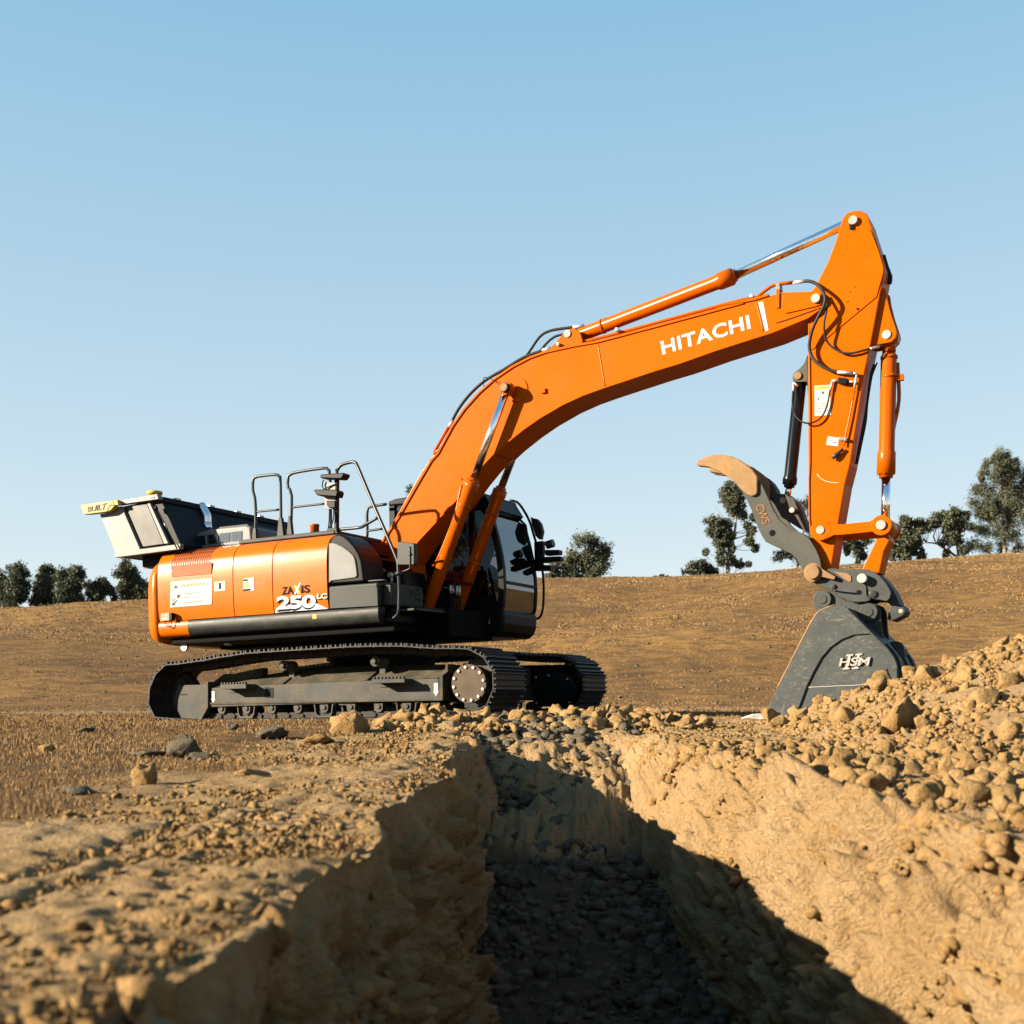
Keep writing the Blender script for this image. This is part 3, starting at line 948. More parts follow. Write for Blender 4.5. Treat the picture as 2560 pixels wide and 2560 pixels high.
# one shoe: a plate with three grouser bars and a bent trailing lip
def shoe_mesh():
    m = MB()
    L, W = pitch * .97, .40
    m.prism([(-L / 2, .0), (L / 2, .0), (L / 2 + .012, -.012), (L / 2 + .006, -.02), (L / 2 - .012, -.012), (-L / 2, -.012)], -W, W)
    for x in (-.40, -.07, .27):
        x *= L
        m.prism([(x - .012, .0005), (x + .012, .0005), (x + .007, .030), (x - .007, .030)], -W + .004, W - .004)
    m.prism([(L * .46, .001), (L * .5 + .012, .001), (L * .5 + .004, .028), (L * .47, .026)], -W + .002, W - .002)
    return m
SHOE = shoe_mesh().mesh('track_shoe', False)
SHOE.materials.append(MATS['shoe_steel'])
def build_track(yc, near):
    s = -1 if near else 1
    ch = MB()
    mats = []
    for i in range(NSHOE):
        p = loop[i]; q = loop[(i + 1) % NSHOE]
        mid = (p + q) / 2
        d = (q - p).normalized()
        nrm = Vector((-d.z, 0, d.x))
        if nrm.dot(mid - cen) < 0:
            nrm = -nrm
        mats.append((mid, d, nrm))
        for yo in (-.10, .10):          # chain link rails
            a0, a1 = mid - d * pitch * .5, mid + d * pitch * .5
            pts = [a0 - nrm * .016, a1 - nrm * .016, a1 - nrm * .085, a0 - nrm * .085]
            pts = [a0 - nrm * .016 + d * .01, a1 - nrm * .016 - d * .01, a1 - nrm * .05 + d * .02, a1 - nrm * .085 - d * .02, a0 - nrm * .085 + d * .02, a0 - nrm * .05 - d * .0]
            ch.prism([(v.x, v.z) for v in pts], -(yc + yo) - .022, -(yc + yo) + .022)
        ch.rod((p.x, -(yc - .13), p.z) if False else tuple((p - nrm * .05).xz[:1]) + (-(yc - .14),) + ((p - nrm * .05).z,), ((p - nrm * .05).x, -(yc + .14), (p - nrm * .05).z), .022, 8)
    chain = ch.build('track_chain', 'chain_steel', EX)
    chain.matrix_local = REL
    for mid, d, nrm in mats:
        o = bpy.data.objects.new('track_shoe', SHOE)
        COL.objects.link(o); o.parent = chain
        y = Vector((0, 1, 0))
        x = y.cross(nrm).normalized()
        o.matrix_local = Matrix(((x.x, 0, nrm.x, mid.x), (x.y, 1, nrm.y, yc), (x.z, 0, nrm.z, mid.z), (0, 0, 0, 1)))
    return chain
build_track(-1.295, True)
build_track(1.295, False)

NB = 1.47     # outer face of the track frame
def build_side(s, near):
    """the track frame with its rollers, sprocket and idler; s = +1 for the near side"""
    top = [(-1.57, 0.409), (0.1171, 0.4446), (1.5883, 0.4551)]
    bot = [(1.5978, 0.2134), (-1.6291, 0.17)]
    f = MB()
    f.prism(top + bot, s * NB, s * (NB - .34))
    fr = f.build('track_frame', 'frame_grey', EX, .012)
    fr.matrix_local = REL
    # flange along the lower edge, sloped deck plates
    m = MB(); m.prism([(bot[1][0], .205), (bot[0][0] + .03, .205), (bot[0][0] + .03, .23), (bot[1][0], .23)], s * (NB + .012), s * (NB - .36)); m.build('flange', 'frame_dust', fr, .004)
    a0, a1 = top[0][0], top[2][0]
    def deck(x0, x1, zo, zi):
        d = MB()
        zf = lambda x: top[0][1] + (top[2][1] - top[0][1]) * (x - a0) / (a1 - a0)
        v = [(x0, s * NB, zf(x0) + .004), (x1, s * NB, zf(x1) + .004), (x1, s * (NB - .42), zf(x1) + zi), (x0, s * (NB - .42), zf(x0) + zo),
             (x0, s * (NB - .42), zf(x0) - .05), (x1, s * (NB - .42), zf(x1) - .05), (x0, s * (NB - .02), zf(x0) + .0), (x1, s * (NB - .02), zf(x1) + .0)]
        d.add(v, [(0, 1, 2, 3), (3, 2, 5, 4), (4, 5, 7, 6), (6, 7, 1, 0), (0, 3, 4, 6), (1, 7, 5, 2)])
        d.build('deck_plate', 'frame_dust', fr)
    mid = (a0 + a1) / 2
    deck(a0 + .05, mid - .55, .10, .20); deck(mid - .5, mid + .62, .20, .20); deck(mid + .68, a1 - .02, .19, .17)
    # end gusset by the sprocket
    g = [(1.6051, 0.4781), (1.657, 0.5221), (1.7159, 0.5528), (1.7167, 0.6043), (1.6803, 0.6053), (1.6795, 0.5602), (1.6014, 0.475), (1.601, 0.4523), (1.6344, 0.4774), (1.6302, 0.2128), (1.6485, 0.2125), (1.6528, 0.4835), (1.6565, 0.4898)]
    m = MB(); m.prism([(1.6421, 0.484), (1.7085, 0.5276), (1.7098, 0.6082), (1.6733, 0.6092), (1.6726, 0.5673), (1.5958, 0.4786), (1.5916, 0.2121), (1.6378, 0.2114)], s * (NB + .01), s * (NB - .3)); m.build('gusset', 'frame_dust', fr, .006)
    # idler guard
    gd = [(-2.0929, 0.452), (-1.627, 0.4502), (-1.6152, 0.18), (-1.7242, 0.0174), (-2.0318, 0.0177), (-2.1789, 0.2567)]
    up = [gd[0], gd[1], gd[2], gd[5]]
    m = MB(); m.prism(gd, s * (NB + .005), s * (NB - .09)); q = m.build('idler_guard', 'frame_grey', fr, .01)
    m = MB(); m.prism([(-2.0559, 0.3319), (-2.0461, 0.341), (-1.9444, 0.3438), (-1.9349, 0.3345), (-1.9447, 0.3285), (-2.0415, 0.324)], s * (NB + .007), s * (NB + .0)); m.build('slot', 'black_trim', q)
    m = MB(); m.prism([(-1.6294, 0.4845), (-1.6047, 0.484), (-1.6096, 0.1723), (-1.7146, 0.0174), (-1.728, 0.0175), (-1.6266, 0.1764)], s * (NB + .03), s * (NB - .3)); m.build('guard_plate', 'frame_grey', fr, .004)
    # bracket between guard and beam
    m = MB(); m.prism([(-1.7728, 0.5015), (-1.6276, 0.5869), (-1.4565, 0.5828), (-1.409, 0.597), (-1.0326, 0.6484), (-1.0361, 0.4213), (-1.7739, 0.4358)], s * (NB - .3), s * (NB - .42)); m.build('recoil_housing', 'frame_dust', fr, .01)
    # steps with serrated tops
    for k, pl in enumerate(([(-1.2943, 0.4537), (-0.914, 0.4274), (-0.9194, 0.3719), (-1.2952, 0.3938)], [(0.8284, 0.4618), (1.2517, 0.4691), (1.2123, 0.4032), (0.8392, 0.3974)])):
        m = MB()
        ts = [p[0] for p in pl]; zs = [p[1] for p in pl]
        t0, t1, zt, zb = min(ts), max(ts), max(zs), min(zs)
        m.box(t0, t1, s * (NB + .012), s * (NB + .19), zb + .015, zt - .012)
        nt_ = 9
        for i in range(nt_):
            x = t0 + (t1 - t0) * (i + .2) / nt_
            m.box(x, x + (t1 - t0) / nt_ * .55, s * (NB + .15), s * (NB + .187), zt - .0115, zt + .012)
        m.box(t0, t1, s * (NB - .02), s * (NB + .0115), zb - .03, zt - .015)
        m.build('step', 'frame_grey', fr, .004)
    # arrows, opening
    if near:
        for nm, pl in (('arrow_decal', [(-1.5698, 0.3679), (-1.5254, 0.3671), (-1.5268, 0.2737), (-1.5127, 0.2735), (-1.5513, 0.2186), (-1.5835, 0.2746), (-1.5712, 0.2744)]), ('arrow_decal', [(1.5242, 0.4038), (1.5743, 0.4028), (1.5728, 0.3076), (1.583, 0.3074), (1.5477, 0.2561), (1.5116, 0.3087), (1.5227, 0.3085)])):
            m = MB(); m.prism(pl, NB + .0005, NB + .004); m.build(nm, 'white_decal', fr)
        m = MB(); m.prism([(-0.7781, 0.4024), (-0.6521, 0.3913), (-0.654, 0.2703), (-0.7801, 0.2775)], NB + .0005, NB + .003); m.build('hand_hole', 'black_trim', fr)
        m = MB(); m.prism([(-0.7671, 0.4562), (-0.7135, 0.4901), (-0.5448, 0.4899), (-0.5876, 0.4438)], NB + .001, NB + .004)
    # sprocket and final drive
    sc_c = [(1.9946, 0.3854)][0]
    m = MB(); m.disc(sc_c, .215, s * (NB + .07), s * (NB + .02), 32); m.disc(sc_c, .20, s * (NB + .02), s * (NB - .12), 28)
    fd = m.build('final_drive', 'drive_cover', fr, .006)
    m = MB()
    for i in range(12):
        an = 2 * math.pi * (i + .35) / 12
        m.disc((sc_c[0] + .185 * math.cos(an), sc_c[1] + .185 * math.sin(an)), .017, s * (NB + .0705), s * (NB + .086), 8)
    m.build('cover_bolt', 'bolt_steel', fd, .003)['kind'] = 'stuff'
    sp = [(1.9663, 0.382)][0]
    sp = (sc_c[0] + .03, sc_c[1] - .01)
    m = MB()
    teeth = []
    nt2 = 21
    for i in range(nt2 * 4):
        an = 2 * math.pi * i / (nt2 * 4)
        r = (.285, .285, .315, .315)[i % 4]
        teeth.append((sp[0] + r * math.cos(an), sp[1] + r * math.sin(an)))
    m.prism(teeth, s * 1.325, s * 1.265)
    m.disc(sp, .27, s * 1.36, s * 1.23, 32)
    m.build('sprocket', 'shoe_steel', fr)
    # idler wheel
    ic = [(-2.1984, 0.3426)][0]
    m = MB(); ic = (ic[0] + .02, ic[1] - .0)
    m.disc(ic, .27, s * 1.36, s * 1.23, 32); m.disc(ic, .22, s * 1.40, s * 1.19, 32); m.disc(ic, .06, s * 1.44, s * 1.15, 16)
    m.build('idler', 'chain_steel', fr, .01)
    # carrier rollers
    for c in [(-0.5343, 0.6529), (0.7358, 0.6692)]:
        m = MB(); m.disc(c, .062, s * (NB - .03), s * (NB - .26), 20); m.disc(c, .03, s * (NB - .0295), s * (NB + .0), 12)
        m.box(c[0] - .04, c[0] + .04, s * (NB - .2), s * (NB - .28), .4, c[1])
        m.build('carrier_roller', 'frame_grey', fr, .006)
    # lower rollers with guards
    xs = np.linspace(-1.45, 1.52, 9)
    for i, x in enumerate(xs):
        m = MB()
        m.disc((x, .115), .075, s * (NB - .10), s * (NB - .3), 18)
        m.prism([(x - .06, .19), (x + .06, .19), (x + .055, .12), (x + .03, .085), (x - .03, .085), (x - .055, .12)], s * (NB - .03), s * (NB - .08))
        m.disc((x, .15), .028, s * (NB - .029), s * (NB - .015), 12)
        m.build('track_roller', 'frame_grey', fr, .004)
        if i in (1, 4, 7):
            m = MB()
            m.prism([(x - .17, .2), (x - .12, .2), (x - .105, .09), (x - .08, .055), (x + .08, .055), (x + .105, .09), (x + .12, .2), (x + .17, .2), (x + .17, .185), (x + .135, .185), (x + .12, .08), (x + .09, .03), (x - .09, .03), (x - .12, .08), (x - .135, .185), (x - .17, .185)], s * (NB - .02), s * (NB - .1))
            m.build('roller_guard', 'frame_grey', fr, .003)
    # motor cover on the inner side
    if not near:
        m = MB(); m.prism([(-.4, .42), (sc_c[0] + .1, .42), (sc_c[0] + .16, .6), (sc_c[0] + .02, .66), (-.4, .68)], s * (1.295 - .2), s * (1.295 - .13)); m.build('dark_infill', 'deep_black', fr, .01)  # black plate added on the far side to stand for the track's dark interior
    m = MB(); m.prism([(sc_c[0] - .36, .12), (sc_c[0] + .2, .12), (sc_c[0] + .27, .3), (sc_c[0] + .2, .5), (sc_c[0] + .02, .56), (sc_c[0] - .36, .55)], s * (1.295 - .32), s * (1.295 - .14)); mc = m.build('motor_cover', 'black_trim', fr, .015)
    m = MB()
    for (x, z) in ((-.3, .5), (-.12, .52), (.14, .47), (-.3, .17), (.16, .17)):
        m.disc((sc_c[0] + x, z), .013, s * (1.295 - .3205), s * (1.295 - .335), 8)
    m.build('cover_bolt', 'bolt_steel', mc)['kind'] = 'stuff'
    return fr
build_side(1, True)
build_side(-1, False)
m = MB()
m.prism([(-1.1, .3), (1.1, .3), (.8, .62), (-.8, .62)], -1.05, 1.05)
m.box(-.85, .85, -1.15, 1.15, .28, .45)
xf = m.build('cross_frame', 'frame_dust', EX, .02); xf.matrix_local = REL
m = MB(); m.lathe((0, 0, .62), (0, 0, 1.0), [(0, .66), (.12, .66), (.125, .72), (.2, .72), (.205, .68), (.38, .68)], 40)
slew = m.build('slew_ring', 'chain_steel', EX)
m = MB()
for i in range(36):
    an = 2 * math.pi * i / 36
    m.rod((.7 * math.cos(an), .7 * math.sin(an), .821), (.7 * math.cos(an), .7 * math.sin(an), .845), .014, 6)
m.build('ring_bolt', 'bolt_steel', slew)['kind'] = 'stuff'

# ------------------------------------------------------------------ upper structure
m = MB()
m.box(-2.35, 1.0, -1.3, 1.30, 1.0, 1.085)
m.box(-2.2, 1.3, -.55, .55, .96, 1.3)
m.box(-2.3, .1, -1.30, 1.25, 1.085, 2.1)
m.box(.1, .85, -.2, 1.2, 1.085, 1.5)
m.build('main_frame', 'deep_black', EX, .015)

SECT = [(1.41, 1.295), (1.424, 1.37), (1.432, 1.46), (1.436, 1.6), (1.436, 1.75), (1.432, 1.87), (1.424, 1.95), (1.414, 2.01), (1.396, 2.06), (1.37, 2.10), (1.335, 2.135), (1.29, 2.165), (1.235, 2.19), (1.16, 2.208), (1.05, 2.218), (.9, 2.22), (.9, 1.295)]
def panel(t0, t1, name='side_panel'):
    m = MB()
    m.prism_t(SECT, t0, t1)
    o = m.build(name, 'orange_panel', EX)
    o.data.polygons.foreach_set('use_smooth', np.ones(len(o.data.polygons), dtype=bool))
    o.data.set_sharp_from_angle(angle=R(30))
    return o
tp = [-2.437, -1.222, -.622, .176]
PAN = []
for a, b in zip(tp[:-1], tp[1:]):
    PAN.append(panel(a + .007, b - .007))
m = MB(); m.prism_t([(n - .02, z) for n, z in SECT], -2.45, .18); m.build('seam_backing', 'seam_dark', EX)
# vents along the shoulder of the rear panel, recessed plate below
for i in range(17):
    t = -2.215 + i * .0375
    m = MB()
    sect = [(1.4335, 1.985), (1.428, 1.985), (1.36, 2.115), (1.25, 2.187), (1.253, 2.192), (1.3575, 2.128), (1.4085, 2.056)]
    m.prism_t([(1.4345, 1.95), (1.41, 1.95), (1.38, 2.04), (1.33, 2.10), (1.25, 2.15), (1.25, 2.1905), (1.272, 2.180), (1.353, 2.1245), (1.4035, 2.0525), (1.4275, 1.96)], t, t + .02)
    m.build('vent_slot', 'seam_dark', PAN[0])
m = MB(); pv = [(-2.1782, 1.9788), (-1.5511, 1.9816), (-1.5441, 1.9726), (-1.5513, 1.8437), (-1.5658, 1.8391), (-2.182, 1.8443), (-2.1967, 1.8511), (-2.1898, 1.9653)]; m.prism(pv, 1.4375, 1.441); m.build('grille_plate', 'orange_vent', PAN[0], .001)
# warning decal
m = MB(); m.prism([(-2.2098, 1.7832), (-1.5457, 1.7859), (-1.5606, 1.4605), (-2.2301, 1.4603)], 1.4375, 1.4405); wd = m.build('warning_decal', 'white_decal', PAN[0])
m = MB(); m.prism([(-2.2062, 1.7801), (-1.5501, 1.7834), (-1.5564, 1.6628), (-2.2131, 1.6675)], 1.4407, 1.4415); m.build('warning_band', 'warning_orange', PAN[0])
lettering('warning_lettering', 'WARNING', [(-2.0483, 1.7033), (-1.6094, 1.7014), (-1.6082, 1.7436), (-2.0471, 1.7432)], 1.4417, 'grey_ink', PAN[0], .001, .01)
m = MB(); m.prism([(-2.1638, 1.694), (-2.0893, 1.6935), (-2.1251, 1.7457)], 1.4417, 1.4425); m.build('warning_triangle', 'grey_ink', PAN[0])
for s_, q in (('Swing Area', [(-1.992, 1.5996), (-1.7536, 1.601), (-1.7527, 1.6321), (-1.991, 1.6338)]), ('May Move', [(-1.9933, 1.5513), (-1.7695, 1.5539), (-1.7688, 1.5793), (-1.9926, 1.5769)]), ('automatically', [(-1.9913, 1.4913), (-1.6985, 1.49), (-1.6977, 1.521), (-1.9904, 1.5226)])):
    lettering('warning_text', s_, q, 1.4407, 'grey_ink', PAN[0], .001)
m = MB(); m.prism([(-2.2032, 1.4845), (-2.1361, 1.4832), (-2.1467, 1.5039), (-2.1123, 1.536), (-2.1336, 1.5717), (-2.1412, 1.5665), (-2.1309, 1.5372), (-2.1686, 1.5224), (-2.1951, 1.5069)], 1.4407, 1.4415)
m.disc([(-2.1767, 1.5516)][0], .014, 1.4407, 1.4415, 12); m.prism([(-2.1177, 1.6108), (-2.047, 1.6147), (-2.0625, 1.59), (-2.0817, 1.5684), (-2.1112, 1.576)], 1.4407, 1.4415)
m.build('warning_pictogram', 'grey_ink', PAN[0])
m = MB(); m.prism([(-1.5077, 1.7337), (-1.3362, 1.7339), (-1.3396, 1.6156), (-1.511, 1.6159)], 1.4375, 1.4405); m.build('white_sticker', 'white_decal', PAN[0])
m = MB(); m.prism([(-1.4402, 1.7121), (-1.3973, 1.7147), (-1.4013, 1.6982), (-1.4122, 1.6905), (-1.4018, 1.6814), (-1.4029, 1.6422), (-1.4422, 1.6404), (-1.434, 1.678), (-1.4408, 1.6925)], 1.4407, 1.4415); m.prism([(-1.4601, 1.7163), (-1.4558, 1.716), (-1.458, 1.6376), (-1.4623, 1.6379)], 1.4407, 1.4415); m.prism([(-1.356, 1.7146), (-1.3524, 1.7143), (-1.3546, 1.6378), (-1.3581, 1.6381)], 1.4407, 1.4415); build_split(m, 'sticker_symbol', 'black_ink', PAN[0])
m = MB(); m.prism([(-2.3822, 1.3976), (-2.2468, 1.3982), (-2.2495, 1.3007), (-2.3925, 1.3002)], 1.437, 1.4395); m.build('red_label', 'red_label', PAN[0])
lettering('label_text', 'STOP', [(-2.3607, 1.356), (-2.278, 1.3569), (-2.2774, 1.377), (-2.3602, 1.3761)], 1.4397, 'white_decal', PAN[0], .001, .02)
lettering('label_text', 'HERE', [(-2.377, 1.3154), (-2.2791, 1.3168), (-2.2785, 1.3386), (-2.3764, 1.3373)], 1.4397, 'white_decal', PAN[0], .001, .02)
m = MB(); m.prism([(-2.1989, 1.3884), (-2.1504, 1.3884), (-2.1509, 1.2912), (-2.2013, 1.2998)], 1.437, 1.50); m.build('latch', 'black_trim', PAN[0], .006)
m = MB(); m.tube([(-2.3116, 1.455, 1.2718), (-2.2319, 1.47, 1.215), (-2.1942, 1.47, 1.2302), (-2.185, 1.47, 1.2926)], .006, 6, .02); m.build('latch_strap', 'black_hose', PAN[0])
# middle panel sticker: half-torn
m = MB(); m.prism([(-1.059, 1.7436), (-0.8967, 1.7455), (-0.8969, 1.5864), (-1.0633, 1.5874)], 1.4375, 1.4405); m.build('torn_sticker', 'white_decal', PAN[1])
m = MB(); m.prism([(-1.0593, 1.73), (-0.9909, 1.7299), (-0.9914, 1.7102), (-1.0599, 1.711)], 1.4407, 1.4415); m.prism([(-1.0627, 1.6112), (-0.943, 1.6119), (-0.9606, 1.5907), (-1.0633, 1.5887)], 1.4407, 1.4415); build_split(m, 'sticker_ink', 'black_ink', PAN[1])
m = MB(); m.prism([(-1.043, 1.703), (-1.0216, 1.7029), (-1.0265, 1.6189), (-1.0454, 1.6168)], 1.4407, 1.4415); m.prism([(-1.013, 1.7036), (-0.9703, 1.7033), (-0.9812, 1.6192), (-1.0153, 1.6195)], 1.4407, 1.4415); build_split(m, 'sticker_ink', 'decal_yellow', PAN[1])
lettering('sticker_text', 'DIESEL', [(-0.8652, 1.6587), (-0.7092, 1.6579), (-0.7085, 1.6814), (-0.8646, 1.6823)], 1.4375, 'red_label', PAN[1], .001)
# model name
P3 = PAN[2]
m = MB(); m.prism([(-0.5895, 1.3007), (-0.5714, 1.3533), (-0.3721, 1.3811), (0.0095, 1.3738), (0.1752, 1.3012), (-0.3415, 1.3027)], 1.4372, 1.4385); m.build('decal_shade', 'decal_blue', P3)
for nm_, s_, q in (('model_lettering', 'ZA', [(-0.4858, 1.5072), (-0.3071, 1.5067), (-0.3208, 1.6008), (-0.4774, 1.5982)]), ('model_lettering', 'IS', [(-0.205, 1.5066), (-0.0713, 1.5063), (-0.0727, 1.6002), (-0.1984, 1.599)])):
    lettering(nm_, s_, q, 1.4375, 'black_ink', P3, .002, .03)
m = MB(); m.prism([(-0.3085, 1.6019), (-0.2717, 1.602), (-0.2092, 1.5036), (-0.25, 1.5023)], 1.4375, 1.4395); m.build('model_lettering', 'decal_yellow', P3)
m = MB(); m.prism([(-0.3031, 1.5045), (-0.2785, 1.5042), (-0.1976, 1.6287), (-0.2261, 1.6281)], 1.4397, 1.441); m.build('model_lettering', 'decal_blue', P3)
lettering('model_number_shadow', '250', [(-0.5645, 1.3026), (0.0036, 1.3051), (0.0136, 1.4625), (-0.5557, 1.4696)], 1.4388, 'black_ink', P3, .001, .035, .92)
lettering('model_number', '250', [(-0.5678, 1.333), (0.0041, 1.3248), (0.0125, 1.481), (-0.5634, 1.4902)], 1.44, 'letter_white', P3, .002, .035, .92)
lettering('model_suffix_shadow', 'LC', [(0.0283, 1.4154), (0.172, 1.4141), (0.1738, 1.4782), (0.0325, 1.4797)], 1.4388, 'black_ink', P3, .001, .03)
lettering('model_suffix', 'LC', [(0.0253, 1.4235), (0.1691, 1.4222), (0.1708, 1.4836), (0.0287, 1.4865)], 1.44, 'letter_white', P3, .002, .03)

# skirt below the panels
SK = [(1.28, 1.085), (1.34, 1.087), (1.375, 1.095), (1.403, 1.112), (1.422, 1.138), (1.433, 1.17), (1.437, 1.205), (1.435, 1.24), (1.43, 1.268), (1.418, 1.284), (1.40, 1.287), (1.28, 1.287)]
def soften(o):
    o.data.polygons.foreach_set('use_smooth', np.ones(len(o.data.polygons), dtype=bool)); o.data.set_sharp_from_angle(angle=R(40)); return o
t_or = [(-1.9549, 1.1746)][0][0]
m = MB(); m.prism_t(SK, -2.43, t_or); sk = soften(m.build('orange_skirt', 'orange_panel', EX))
m = MB(); m.prism_t(SK, t_or + .004, .868); sk = soften(m.build('side_skirt', 'grey_skirt', EX))
m = MB(); m.prism([(-0.0407, 1.2451), (0.0099, 1.2455), (0.011, 1.196), (-0.0421, 1.1958)], 1.4375, 1.4405); m.build('warning_sticker', 'decal_yellow', sk)
m = MB(); m.tube([(-2.2, 1.2, 1.02), (-2.2, 1.2, 1.0)], .03, 8); m.rod((-2.2, 1.2, .97), (-2.2, 1.24, .97), .05, 10)
m.rod((-1.6, 1.1, 1.0), (-1.6, 1.1, .97), .05, 10); build_split(m, 'tie_eye', 'bolt_steel', EX)

# counterweight: plan outline with rounded top and bottom
plan = [(-2.45, 1.435), (-2.56, 1.42), (-2.66, 1.36), (-2.74, 1.25), (-2.82, 1.05), (-2.93, .7), (-3.0, .3), (-3.02, 0)]
plan = plan + [(t, -n) for t, n in plan[-2::-1]]
m = MB()
rings = [(1.02, .16), (1.05, .07), (1.11, .02), (1.25, 0), (1.7, 0), (1.88, .012), (2.0, .05), (2.09, .12), (2.15, .22), (2.17, .34)]
v, f = [], []
for z, ins in rings:
    for t, n in plan:
        q = Vector((t + 1.2, n)); L = q.length
        v.append((t + ins * (1.0 if t < -2.45 else 0) * min(1, (-2.45 - t) / .3 + .25), n - math.copysign(min(abs(n), ins), n) if t < -2.0 else n, z))
k = len(plan)
for j in range(len(rings) - 1):
    for i in range(k):
        f.append((j * k + i, j * k + (i + 1) % k, (j + 1) * k + (i + 1) % k, (j + 1) * k + i))
f.append(tuple(range(k))); f.append(tuple((len(rings) - 1) * k + i for i in range(k)))
m.add(v, f, True)
cw = m.build('counterweight', 'orange_panel', EX)
cw.data.polygons.foreach_set('use_smooth', np.ones(len(cw.data.polygons), dtype=bool))

# front right: tank cover, toolbox, step, inner machinery
m = MB(); m.prism([(0.1977, 2.0721), (0.2418, 2.1339), (0.2866, 2.1627), (0.348, 2.1646), (0.4084, 2.1375), (0.4765, 2.0846), (0.5523, 2.006), (0.6103, 1.922), (0.6465, 1.8328), (0.6643, 1.7022), (0.6781, 1.5849), (0.1842, 1.5885)], 1.415, .95); tc = m.build('tank_cover', 'black_trim', EX, .02)
m = MB(); m.prism([(0.2046, 2.0679), (0.2662, 2.0641), (0.3185, 2.0488), (0.4047, 2.0053), (0.4815, 1.952), (0.5407, 1.9002), (0.5653, 1.855), (0.5838, 1.7441), (0.5926, 1.6571), (0.5636, 1.6376), (0.2364, 1.6248), (0.1915, 1.5989)], 1.4155, 1.432); m.build('cover_panel', 'grey_panel', tc, .01)
m = MB(); m.box(.178, .872, .5, 1.425, 1.293, 1.565); tb = m.build('tool_box', 'grey_box', EX, .03, 3)
m = MB(); m.prism([(0.241, 1.5364), (0.8449, 1.5238), (0.8654, 1.501), (0.868, 1.2906), (0.1991, 1.3006)], 1.4255, 1.433); m.build('box_door', 'grey_box', tb, .012)
m = MB(); m.tube([(0.729, 1.4, 1.588), (0.9369, 1.4, 1.5854), (0.9531, 1.38, 1.5702), (0.9439, 1.36, 1.5512)], .012, 8, .02); m.build('box_handle', 'rail_steel', tb)
m = MB(); m.box(.874, .99, .62, 1.33, 1.30, 1.56); fb = m.build('front_locker', 'grey_box', EX, .02)
for dz in (0, .06, .12):
    m = MB(); m.box(.9905, .994, .70, .80, 1.39 + dz, 1.425 + dz); m.build('vent_slot', 'black_trim', fb)
m = MB(); m.box(.9905, .994, .84, .93, 1.45, 1.51); m.build('vent_slot', 'black_trim', fb)
m = MB(); m.box(.88, 1.25, .45, 1.2, 1.235, 1.262)
for i in range(8):
    m.box(1.21, 1.249, .47 + i * .05, .495 + i * .05, 1.2625, 1.285)
m.build('front_step', 'grey_box', EX, .004)
m = MB(); m.box(.87, 1.0, .35, 1.3, 1.09, 1.225); m.build('front_valance', 'black_trim', EX, .03)
m = MB(); m.prism([(0.1331, 2.198), (0.4101, 2.1365), (0.4061, 1.9906), (0.3343, 1.9814), (0.2898, 1.9925), (0.2102, 2.0442)], .85, .4); m.build('air_box', 'dark_red', EX, .01)
m = MB(); m.prism([(0.1226, 2.0166), (0.5714, 1.9049), (0.631, 1.8095), (0.8626, 1.5746), (0.9108, 1.4215), (0.1858, 1.6593)], .6, .25); eb = m.build('valve_bay', 'dark_red', EX, .01)
m = MB(); m.prism([(0.1908, 2.0167), (0.5887, 1.9091), (0.5881, 1.8865), (0.2084, 1.9924)], .95, .58); m.build('bay_lid', 'dark_red', EX, .005)
m = MB()
for q in [(0.4331, 1.7742), (0.5438, 1.7734), (0.726, 1.7006)]:
    m.rod((q[0], .8, q[1]), (q[0], .95, q[1]), .03, 10); m.rod((q[0], .9, q[1] - .1), (q[0], .9, q[1]), .018, 8)
build_split(m, 'valve_fitting', 'bolt_steel', EX)
m = MB(); m.box(-.1, .9, .4, .9, 1.5, 1.75); m.build('pump_block', 'black_trim', EX, .02)

# top deck, hood, exhaust
m = MB(); m.box(-1.32, .12, -.2, 1.19, 2.2105, 2.262); m.build('top_deck', 'grey_box', EX, .012)
m = MB(); m.prism([(-2.3031, 2.2518), (-2.2253, 2.4333), (-2.1712, 2.4661), (-1.9594, 2.4883), (-1.3964, 2.4799), (-1.3233, 2.4549), (-1.3106, 2.2523), (-1.3457, 2.2315)], .95, .3); hd = m.build('engine_hood', 'grey_panel', EX, .03, 3)
m = MB(); m.prism([(-2.1755, 2.4852), (-1.9587, 2.5125), (-1.4187, 2.5095), (-1.3849, 2.4788), (-2.1518, 2.47)], .9, .35); m.build('hood_top', 'grey_box', EX, .006)
for q in ([(-2.2187, 2.4102), (-2.0452, 2.4138), (-2.0366, 2.2896), (-2.2342, 2.2875)], [(-2.0212, 2.4154), (-1.8473, 2.415), (-1.846, 2.2922), (-2.0174, 2.2918)], [(-1.8236, 2.4166), (-1.6494, 2.416), (-1.6576, 2.291), (-1.827, 2.2943)], [(-1.6306, 2.4181), (-1.4536, 2.4171), (-1.4618, 2.2927), (-1.6388, 2.2931)]):
    m = MB(); m.prism(q, .951, .958); m.build('hood_window', 'hood_glass', hd, .004)
ex = [(-2.3187, 0.62, 2.4035), (-2.3144, 0.62, 2.5566), (-2.3102, 0.62, 2.7098), (-2.3284, 0.62, 2.7595), (-2.4089, 0.62, 2.8827)]
m = MB(); m.tube(ex, .062, 16, .04); exo = m.build('exhaust_pipe', 'pipe_chrome', EX)
m = MB(); m.rod((ex[1][0], .62, ex[1][2] - .03), (ex[1][0], .62, ex[1][2] + .09), .069, 16); m.build('exhaust_clamp', 'pipe_chrome', exo)
q = [(-0.2657, 2.2937)][0]
m = MB(); m.lathe((q[0], 1.05, 2.25), (q[0], 1.05, 2.4), [(0, .055), (.1, .055), (.105, .06), (.125, .06), (.13, .05)], 16); m.build('filler_cap', 'lamp_orange', EX)

